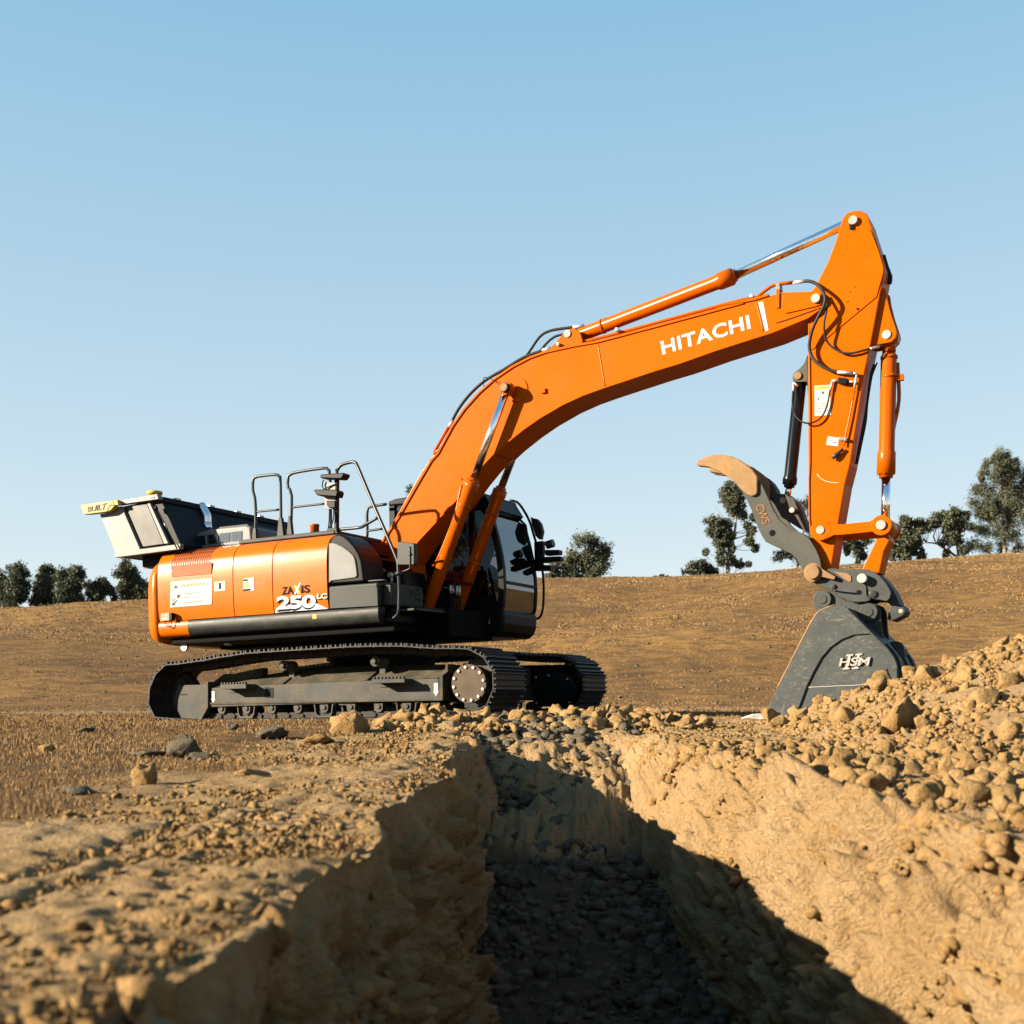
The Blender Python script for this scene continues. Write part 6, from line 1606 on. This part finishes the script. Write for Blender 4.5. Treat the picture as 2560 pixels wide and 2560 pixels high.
def tree(name, label, blobs, trunk, Y, leaf='oak_leaf', bark='bark', dens=1.0, lsize=.34, needle=False, tr0=.22):
    """blobs: (across, up, radius) of the leaf masses in metres from the trunk foot; trunk: polylines of the same"""
    x0, = [trunk['x']]
    z0 = float(surface(np.array([x0]), np.array([Y]))[0]) - .15
    root = bpy.data.objects.new(name, None); COL.objects.link(root)
    root.location = (x0, Y, z0)
    tag(root, label, 'tree', 'trees on the ridge')
    P = []
    centres = []
    extra = []
    for i_, (bx, bz, br) in enumerate(blobs):
        for jx, jz, jr in blobs[i_ + 1:]:
            if math.hypot(bx - jx, bz - jz) < (br + jr) * 1.7 and trng.random() < .5:
                f_ = trng.uniform(.35, .65)
                extra.append((bx + (jx - bx) * f_ + trng.normal() * .15 * br, bz + (jz - bz) * f_ + trng.normal() * .15 * br, .55 * min(br, jr)))
    for bx, bz, br in list(blobs) + extra[:40]:
        by = trng.normal(0, .45) * max(br, .8)
        centres.append((bx, by, bz, br))
        nc = max(8, int(19 * dens))
        d = trng.normal(size=(nc, 3)); d /= np.linalg.norm(d, axis=1)[:, None]
        br = br * 1.12
        rad = br * trng.uniform(.1, 1.0, nc)[:, None]
        cc = np.array([bx, by, bz]) + d * rad * trng.uniform(.7, 1.3, 3)
        nlv = max(16, int(38 * dens * min(2.2, max(.6, br))))
        q = np.repeat(cc, nlv, 0) + trng.normal(size=(nc * nlv, 3)) * br * .26
        P.append(q)
    P = np.concatenate(P)
    P = P[P[:, 2] > .1]
    n = len(P)
    a = trng.normal(size=(n, 3)); a /= np.linalg.norm(a, axis=1)[:, None]
    b = np.cross(a, trng.normal(size=(n, 3))); b /= np.linalg.norm(b, axis=1)[:, None]
    sz = lsize * trng.uniform(.45, 1.1, n)[:, None]
    asp = .16 if needle else .55
    v = np.stack([P - a * sz * .5, P + b * sz * asp * .5 + a * sz * .05, P + a * sz * .5, P - b * sz * asp * .5 + a * sz * .05], 1).reshape(-1, 3)
    f = np.arange(n * 4).reshape(-1, 4)
    link('crown', np_mesh('crown', v, f), leaf, root)
    m = MB()
    for path, r0, r1 in trunk['limbs']:
        pts = smooth_path([(p[0], 0 if len(p) < 3 else p[1], p[-1]) for p in path], .35)
        for i in range(len(pts) - 1):
            f0, f1 = i / (len(pts) - 1), (i + 1) / (len(pts) - 1)
            L = (pts[i + 1] - pts[i]).length
            m.lathe(pts[i], pts[i + 1], [(0, r0 + (r1 - r0) * f0), (L * 1.02, r0 + (r1 - r0) * f1)], 7, False)
    # boughs from the stem into the leaf masses
    lp = [Vector((p[0], 0, p[-1])) for p in trunk['limbs'][0][0]]
    for bx, by, bz, br in centres:
        tgt = Vector((bx, by, bz))
        cand = [q for q in lp if q.z < tgt.z + .2] or [lp[0]]
        s = min(cand, key=lambda q: (q - tgt).length + .0)
        mid = s.lerp(tgt, .5) + Vector((trng.normal() * .25, trng.normal() * .25, -.12 * (tgt - s).length))
        ra = min(tr0 * .5, .03 + .035 * br)
        pts = smooth_path([s, mid, tgt], .6)
        for i in range(len(pts) - 1):
            L = (pts[i + 1] - pts[i]).length
            if L > 1e-4:
                m.lathe(pts[i], pts[i + 1], [(0, ra * (1 - .75 * i / len(pts))), (L * 1.02, ra * (1 - .75 * (i + 1) / len(pts)))], 5, False)
    tm = m.mesh('trunk', False)
    tm.polygons.foreach_set('use_smooth', np.ones(len(tm.polygons), dtype=bool))
    link('trunk', tm, bark, root)
tree('oak_tree', 'dark tree cut by the left edge of the picture', [(0.21, 4.20, 0.63), (0.32, 3.56, 0.63), (0.11, 2.70, 0.76), (0.00, 1.64, 0.76), (-0.32, 3.24, 0.76)], {'x': -62.76, 'limbs': [([(0.0, 0.0), (0.05, 2.7)], 0.192, 0.085)]}, 152.0, leaf='dark_leaf', bark='dark_bark')
tree('oak_tree', 'tall dark green tree second from the left edge', [(0.42, 5.12, 0.75), (-0.32, 4.70, 0.62), (0.95, 4.49, 0.75), (0.11, 3.85, 1.00), (-0.74, 3.22, 0.88), (1.16, 3.11, 0.75), (0.32, 2.58, 1.00), (-0.95, 1.95, 1.00), (-0.11, 1.52, 1.00), (1.16, 1.84, 0.62), (-1.38, 0.89, 0.88), (-0.42, 0.57, 0.75)], {'x': -60.34, 'limbs': [([(0.0, 0.0), (0.11, 1.95), (0.21, 4.07)], 0.212, 0.064)]}, 151.0, leaf='dark_leaf', bark='dark_bark')
tree('oak_tree', 'greyish tree left of the broad tree near the hopper', [(0.32, 5.16, 0.63), (-0.32, 4.84, 0.63), (0.86, 4.84, 0.50), (0.11, 3.98, 0.89), (-0.64, 3.34, 0.76), (0.97, 3.55, 0.76), (0.32, 2.69, 1.01), (-0.75, 2.37, 0.76), (-0.11, 1.40, 1.01), (-1.18, 0.98, 0.76), (0.97, 1.19, 0.89)], {'x': -57.70, 'limbs': [([(0.0, 0.0), (0.05, 2.05), (0.21, 4.19)], 0.193, 0.064)]}, 153.0, bark='dark_bark')
tree('oak_tree', 'broad dark tree with two tops in the left group', [(-0.74, 4.39, 0.62), (-0.32, 4.18, 0.50), (0.95, 4.81, 0.75), (1.48, 4.39, 0.50), (-0.95, 3.33, 0.88), (0.11, 2.91, 1.00), (1.16, 3.33, 0.75), (-0.32, 1.85, 1.12), (0.95, 2.06, 1.00), (-0.95, 1.00, 1.00), (0.32, 0.79, 1.00), (1.59, 1.00, 0.62)], {'x': -53.98, 'limbs': [([(0.0, 0.0), (0.11, 2.06), (0.74, 3.96)], 0.212, 0.064)]}, 151.0, leaf='dark_leaf', bark='dark_bark')
tree('oak_tree', 'low spreading tree between the broad tree and the hopper', [(0.32, 3.30, 0.62), (0.85, 3.30, 0.50), (-0.74, 2.77, 0.62), (0.11, 2.24, 0.75), (1.06, 2.56, 0.62), (-0.85, 1.71, 0.62), (0.32, 1.40, 0.75), (-0.32, 0.76, 0.75), (0.64, 0.55, 0.62), (1.69, 2.24, 0.50), (1.91, 1.40, 0.43), (-1.16, 0.55, 0.50)], {'x': -50.49, 'limbs': [([(0.0, 0.0), (0.0, 1.61), (0.32, 2.88)], 0.169, 0.064)]}, 151.0, leaf='dark_leaf', bark='dark_bark')
tree('oak_tree', 'many-stemmed tree right beside the orange counterweight', [(-0.74, 5.62, 0.62), (-0.21, 4.88, 0.75), (-1.16, 4.13, 0.62), (0.21, 3.92, 0.88), (1.06, 3.29, 0.75), (-0.64, 3.29, 0.88), (-1.27, 2.55, 0.75), (0.21, 2.44, 1.00), (1.59, 2.44, 0.75), (-0.85, 1.59, 0.75), (0.64, 1.38, 0.88), (1.69, 1.17, 0.75), (1.06, 0.53, 0.62), (2.54, 1.80, 0.75)], {'x': -46.46, 'limbs': [([(0.0, 0.0), (-0.21, 1.17), (0.0, 3.5)], 0.191, 0.064), ([(0.0, 0.0), (-0.85, 1.17), (-1.27, 2.44)], 0.148, 0.053), ([(0.21, 0.0), (0.64, 1.38), (1.27, 2.86)], 0.148, 0.053)]}, 151.0, bark='dark_bark')
tree('oak_tree', 'tree half hidden behind the boom and cab', [(-2.92, 11.91, 0.78), (-2.05, 11.23, 1.07), (-0.97, 10.45, 1.27), (-1.46, 8.60, 1.46), (0.00, 7.13, 1.75), (-2.44, 6.65, 1.46), (1.46, 9.08, 1.46), (-0.49, 4.21, 1.95), (1.95, 4.70, 1.75), (2.92, 2.26, 1.46), (4.38, 6.65, 1.46)], {'x': -9.25, 'limbs': [([(0.0, 0.0), (-0.24, 6.16), (-1.46, 10.54)], 0.292, 0.097)]}, 151.0, leaf='dark_leaf', bark='dark_bark')
tree('oak_tree', 'round green oak right of the cab lamps', [(-0.87, 5.28, 1.09), (0.44, 5.28, 0.73), (1.89, 4.41, 0.87), (-1.74, 3.39, 1.09), (0.00, 3.10, 1.45), (1.89, 2.96, 1.02), (-2.47, 1.94, 0.94), (-1.02, 1.36, 1.09), (1.16, 1.80, 0.94), (-3.49, 2.38, 0.73), (0.44, 0.93, 0.87), (-1.89, 0.78, 0.73)], {'x': 9.20, 'limbs': [([(0.0, 0.0), (-0.15, 1.8), (-0.8, 3.1)], 0.247, 0.131), ([(-0.15, 1.8), (1.16, 2.96)], 0.131, 0.058)]}, 150.0, bark='dark_bark')
tree('bush', 'small low bush left of the round oak', [(0.00, 1.29, 0.65), (-0.44, 1.87, 0.58), (0.58, 1.00, 0.58), (-1.02, 1.00, 0.58)], {'x': 5.42, 'limbs': [([(0.0, 0.0), (0.0, 1.29)], 0.116, 0.044)]}, 150.0, )
tree('bush', 'tiny bush on the ridge between oak and pale-trunked tree', [(-0.65, 0.34, 0.32), (0.07, 0.59, 0.41), (0.80, 0.40, 0.32), (-0.07, 0.23, 0.32)], {'x': 17.98, 'limbs': [([(0.0, 0.0), (0.0, 0.45)], 0.087, 0.044)]}, 150.0, leaf='dark_leaf')
tree('oak_tree', 'tall tree with a pale bare trunk behind the thumb', [(0.30, 11.06, 0.72), (-0.04, 10.21, 0.85), (0.98, 10.21, 0.77), (0.30, 9.18, 0.85), (1.32, 9.01, 0.77), (0.72, 8.16, 0.77), (-2.00, 6.80, 0.64), (-1.23, 6.63, 0.72), (-0.04, 6.29, 0.72), (-2.00, 5.61, 0.64), (-0.72, 5.18, 0.85), (-1.15, 4.16, 0.64), (0.30, 5.01, 0.55), (2.51, 6.29, 0.51), (2.85, 5.61, 0.51), (3.36, 7.14, 0.47), (2.43, 4.33, 0.60), (3.36, 3.56, 0.43), (0.47, 3.31, 0.47), (-0.98, 3.05, 0.55), (-2.77, 3.05, 0.38), (1.41, 1.69, 0.47), (2.43, 1.52, 0.30), (-0.72, 1.86, 0.64), (0.64, 2.03, 0.43), (1.83, 7.48, 0.51)], {'x': 26.10, 'limbs': [([(0.0, 0.0), (0.04, 2.46), (0.38, 3.56), (0.81, 5.44), (0.98, 7.14), (0.81, 9.18)], 0.29, 0.085), ([(0.38, 3.56), (-0.04, 3.31), (-0.72, 2.88)], 0.119, 0.051), ([(0.98, 7.14), (1.66, 7.48), (2.43, 7.99)], 0.102, 0.043), ([(0.98, 7.14), (-0.21, 6.97), (-1.06, 7.99), (-1.58, 8.67)], 0.077, 0.017), ([(0.64, 4.59), (2.17, 5.1), (3.28, 5.44)], 0.085, 0.034)]}, 150.0, dens=1.35)
tree('bush', 'leafy bush left of the pale-trunked tree', [(-0.73, 1.54, 0.73), (0.15, 1.76, 0.73), (1.02, 1.25, 0.73), (-0.15, 0.74, 0.65), (1.89, 0.89, 0.65), (-1.31, 1.03, 0.51)], {'x': 22.71, 'limbs': [([(0.0, 0.0), (0.0, 1.18)], 0.116, 0.058)]}, 150.0, leaf='dark_leaf')
tree('oak_tree', 'sparse dark tree mostly hidden by thumb and arm', [(-1.60, 2.35, 0.77), (-0.63, 2.83, 0.77), (-2.32, 2.01, 0.53), (0.34, 2.21, 0.87), (0.82, 8.30, 0.77), (1.79, 6.46, 1.26), (2.27, 4.04, 1.45), (1.31, 2.11, 1.06)], {'x': 34.50, 'limbs': [([(0.0, 0.0), (0.15, 2.11), (1.06, 6.46)], 0.194, 0.097)]}, 150.0, leaf='dark_leaf', bark='dark_bark')
tree('oak_tree', 'thin dark tree seen between arm and orange tipping link', [(-1.71, 2.64, 0.53), (-0.95, 3.02, 0.61), (0.00, 2.64, 0.69), (0.76, 3.21, 0.61), (-0.57, 1.69, 0.57), (0.38, 1.31, 0.49), (-1.52, 1.88, 0.42), (-0.38, 0.55, 0.30)], {'x': 42.22, 'limbs': [([(0.0, 0.0), (-0.38, 1.12), (-0.57, 2.26)], 0.133, 0.057)]}, 150.0, leaf='dark_leaf', bark='dark_bark')
tree('oak_tree', 'upright tree just right of the bucket cylinder link', [(-0.60, 5.33, 0.50), (-1.00, 4.73, 0.50), (-0.20, 4.33, 0.60), (-1.30, 3.43, 0.70), (0.00, 3.23, 0.70), (0.90, 3.73, 0.60), (0.80, 2.63, 0.70), (-0.60, 2.23, 0.80), (-1.60, 1.53, 0.80), (0.40, 1.43, 0.80), (-2.30, 0.72, 0.60), (-0.80, 0.52, 0.70), (1.40, 0.72, 0.50), (-2.60, 2.23, 0.50), (0.80, 4.93, 0.36)], {'x': 48.19, 'limbs': [([(0.0, 0.0), (-0.05, 1.53), (-0.2, 3.23), (-0.5, 4.73)], 0.2, 0.06)]}, 150.0, bark='dark_bark', dens=1.4)
tree('oak_tree', 'crooked spreading oak leaning left beside the tall pine', [(-1.60, 5.20, 0.60), (-0.60, 5.60, 0.60), (-1.40, 4.20, 0.80), (-2.60, 4.60, 0.70), (-3.41, 4.00, 0.70), (-4.41, 4.40, 0.50), (0.40, 4.80, 0.70), (-0.20, 3.60, 0.80), (0.90, 5.10, 0.50), (-1.40, 3.20, 0.50), (0.10, 2.20, 0.70), (-0.90, 2.20, 0.50), (0.60, 0.99, 0.60), (-1.40, 0.49, 0.45), (-1.80, 1.70, 0.36)], {'x': 54.00, 'limbs': [([(0.0, 0.0), (-1.3, 0.89), (-2.6, 1.7), (-4.01, 1.85)], 0.17, 0.07), ([(-2.6, 1.7), (-3.01, 2.6), (-2.4, 4.0)], 0.1, 0.04), ([(0.0, -0.11), (-0.2, 1.7), (-0.4, 3.7)], 0.14, 0.05)]}, 150.0, bark='dark_bark', dens=1.4)
tree('pine_tree', 'tall bushy grey pine at the right edge', [(-0.60, 12.28, 0.70), (-1.20, 11.48, 0.50), (0.20, 11.58, 0.70), (-2.20, 10.88, 0.65), (-1.00, 10.58, 0.85), (0.60, 10.58, 0.85), (1.50, 11.08, 0.65), (-2.70, 9.87, 0.65), (-1.50, 9.27, 0.85), (0.00, 9.27, 0.95), (1.50, 9.27, 0.95), (-3.01, 7.87, 0.90), (-1.50, 7.67, 1.00), (0.50, 7.47, 1.10), (2.00, 7.67, 0.95), (-3.71, 6.37, 0.75), (-2.20, 6.07, 1.00), (-0.50, 5.87, 1.10), (1.50, 5.87, 1.10), (-3.01, 4.87, 0.95), (-1.40, 4.26, 1.10), (0.50, 4.06, 1.20), (2.00, 4.26, 0.95), (-4.01, 3.36, 0.75), (-2.50, 2.86, 1.00), (-0.80, 2.46, 1.10), (1.00, 2.26, 1.20), (-3.51, 1.36, 0.85), (-2.00, 0.86, 0.85), (0.00, 0.86, 0.95), (1.70, 0.86, 0.85), (2.81, 9.87, 0.90), (3.21, 6.87, 1.10), (3.41, 3.86, 1.20)], {'x': 59.61, 'limbs': [([(0.0, 0.0), (-0.1, 2.86), (-0.2, 6.87), (-0.6, 11.68)], 0.26, 0.06)]}, 150.0, leaf='pine_needle', bark='bark', needle=True, lsize=0.55)
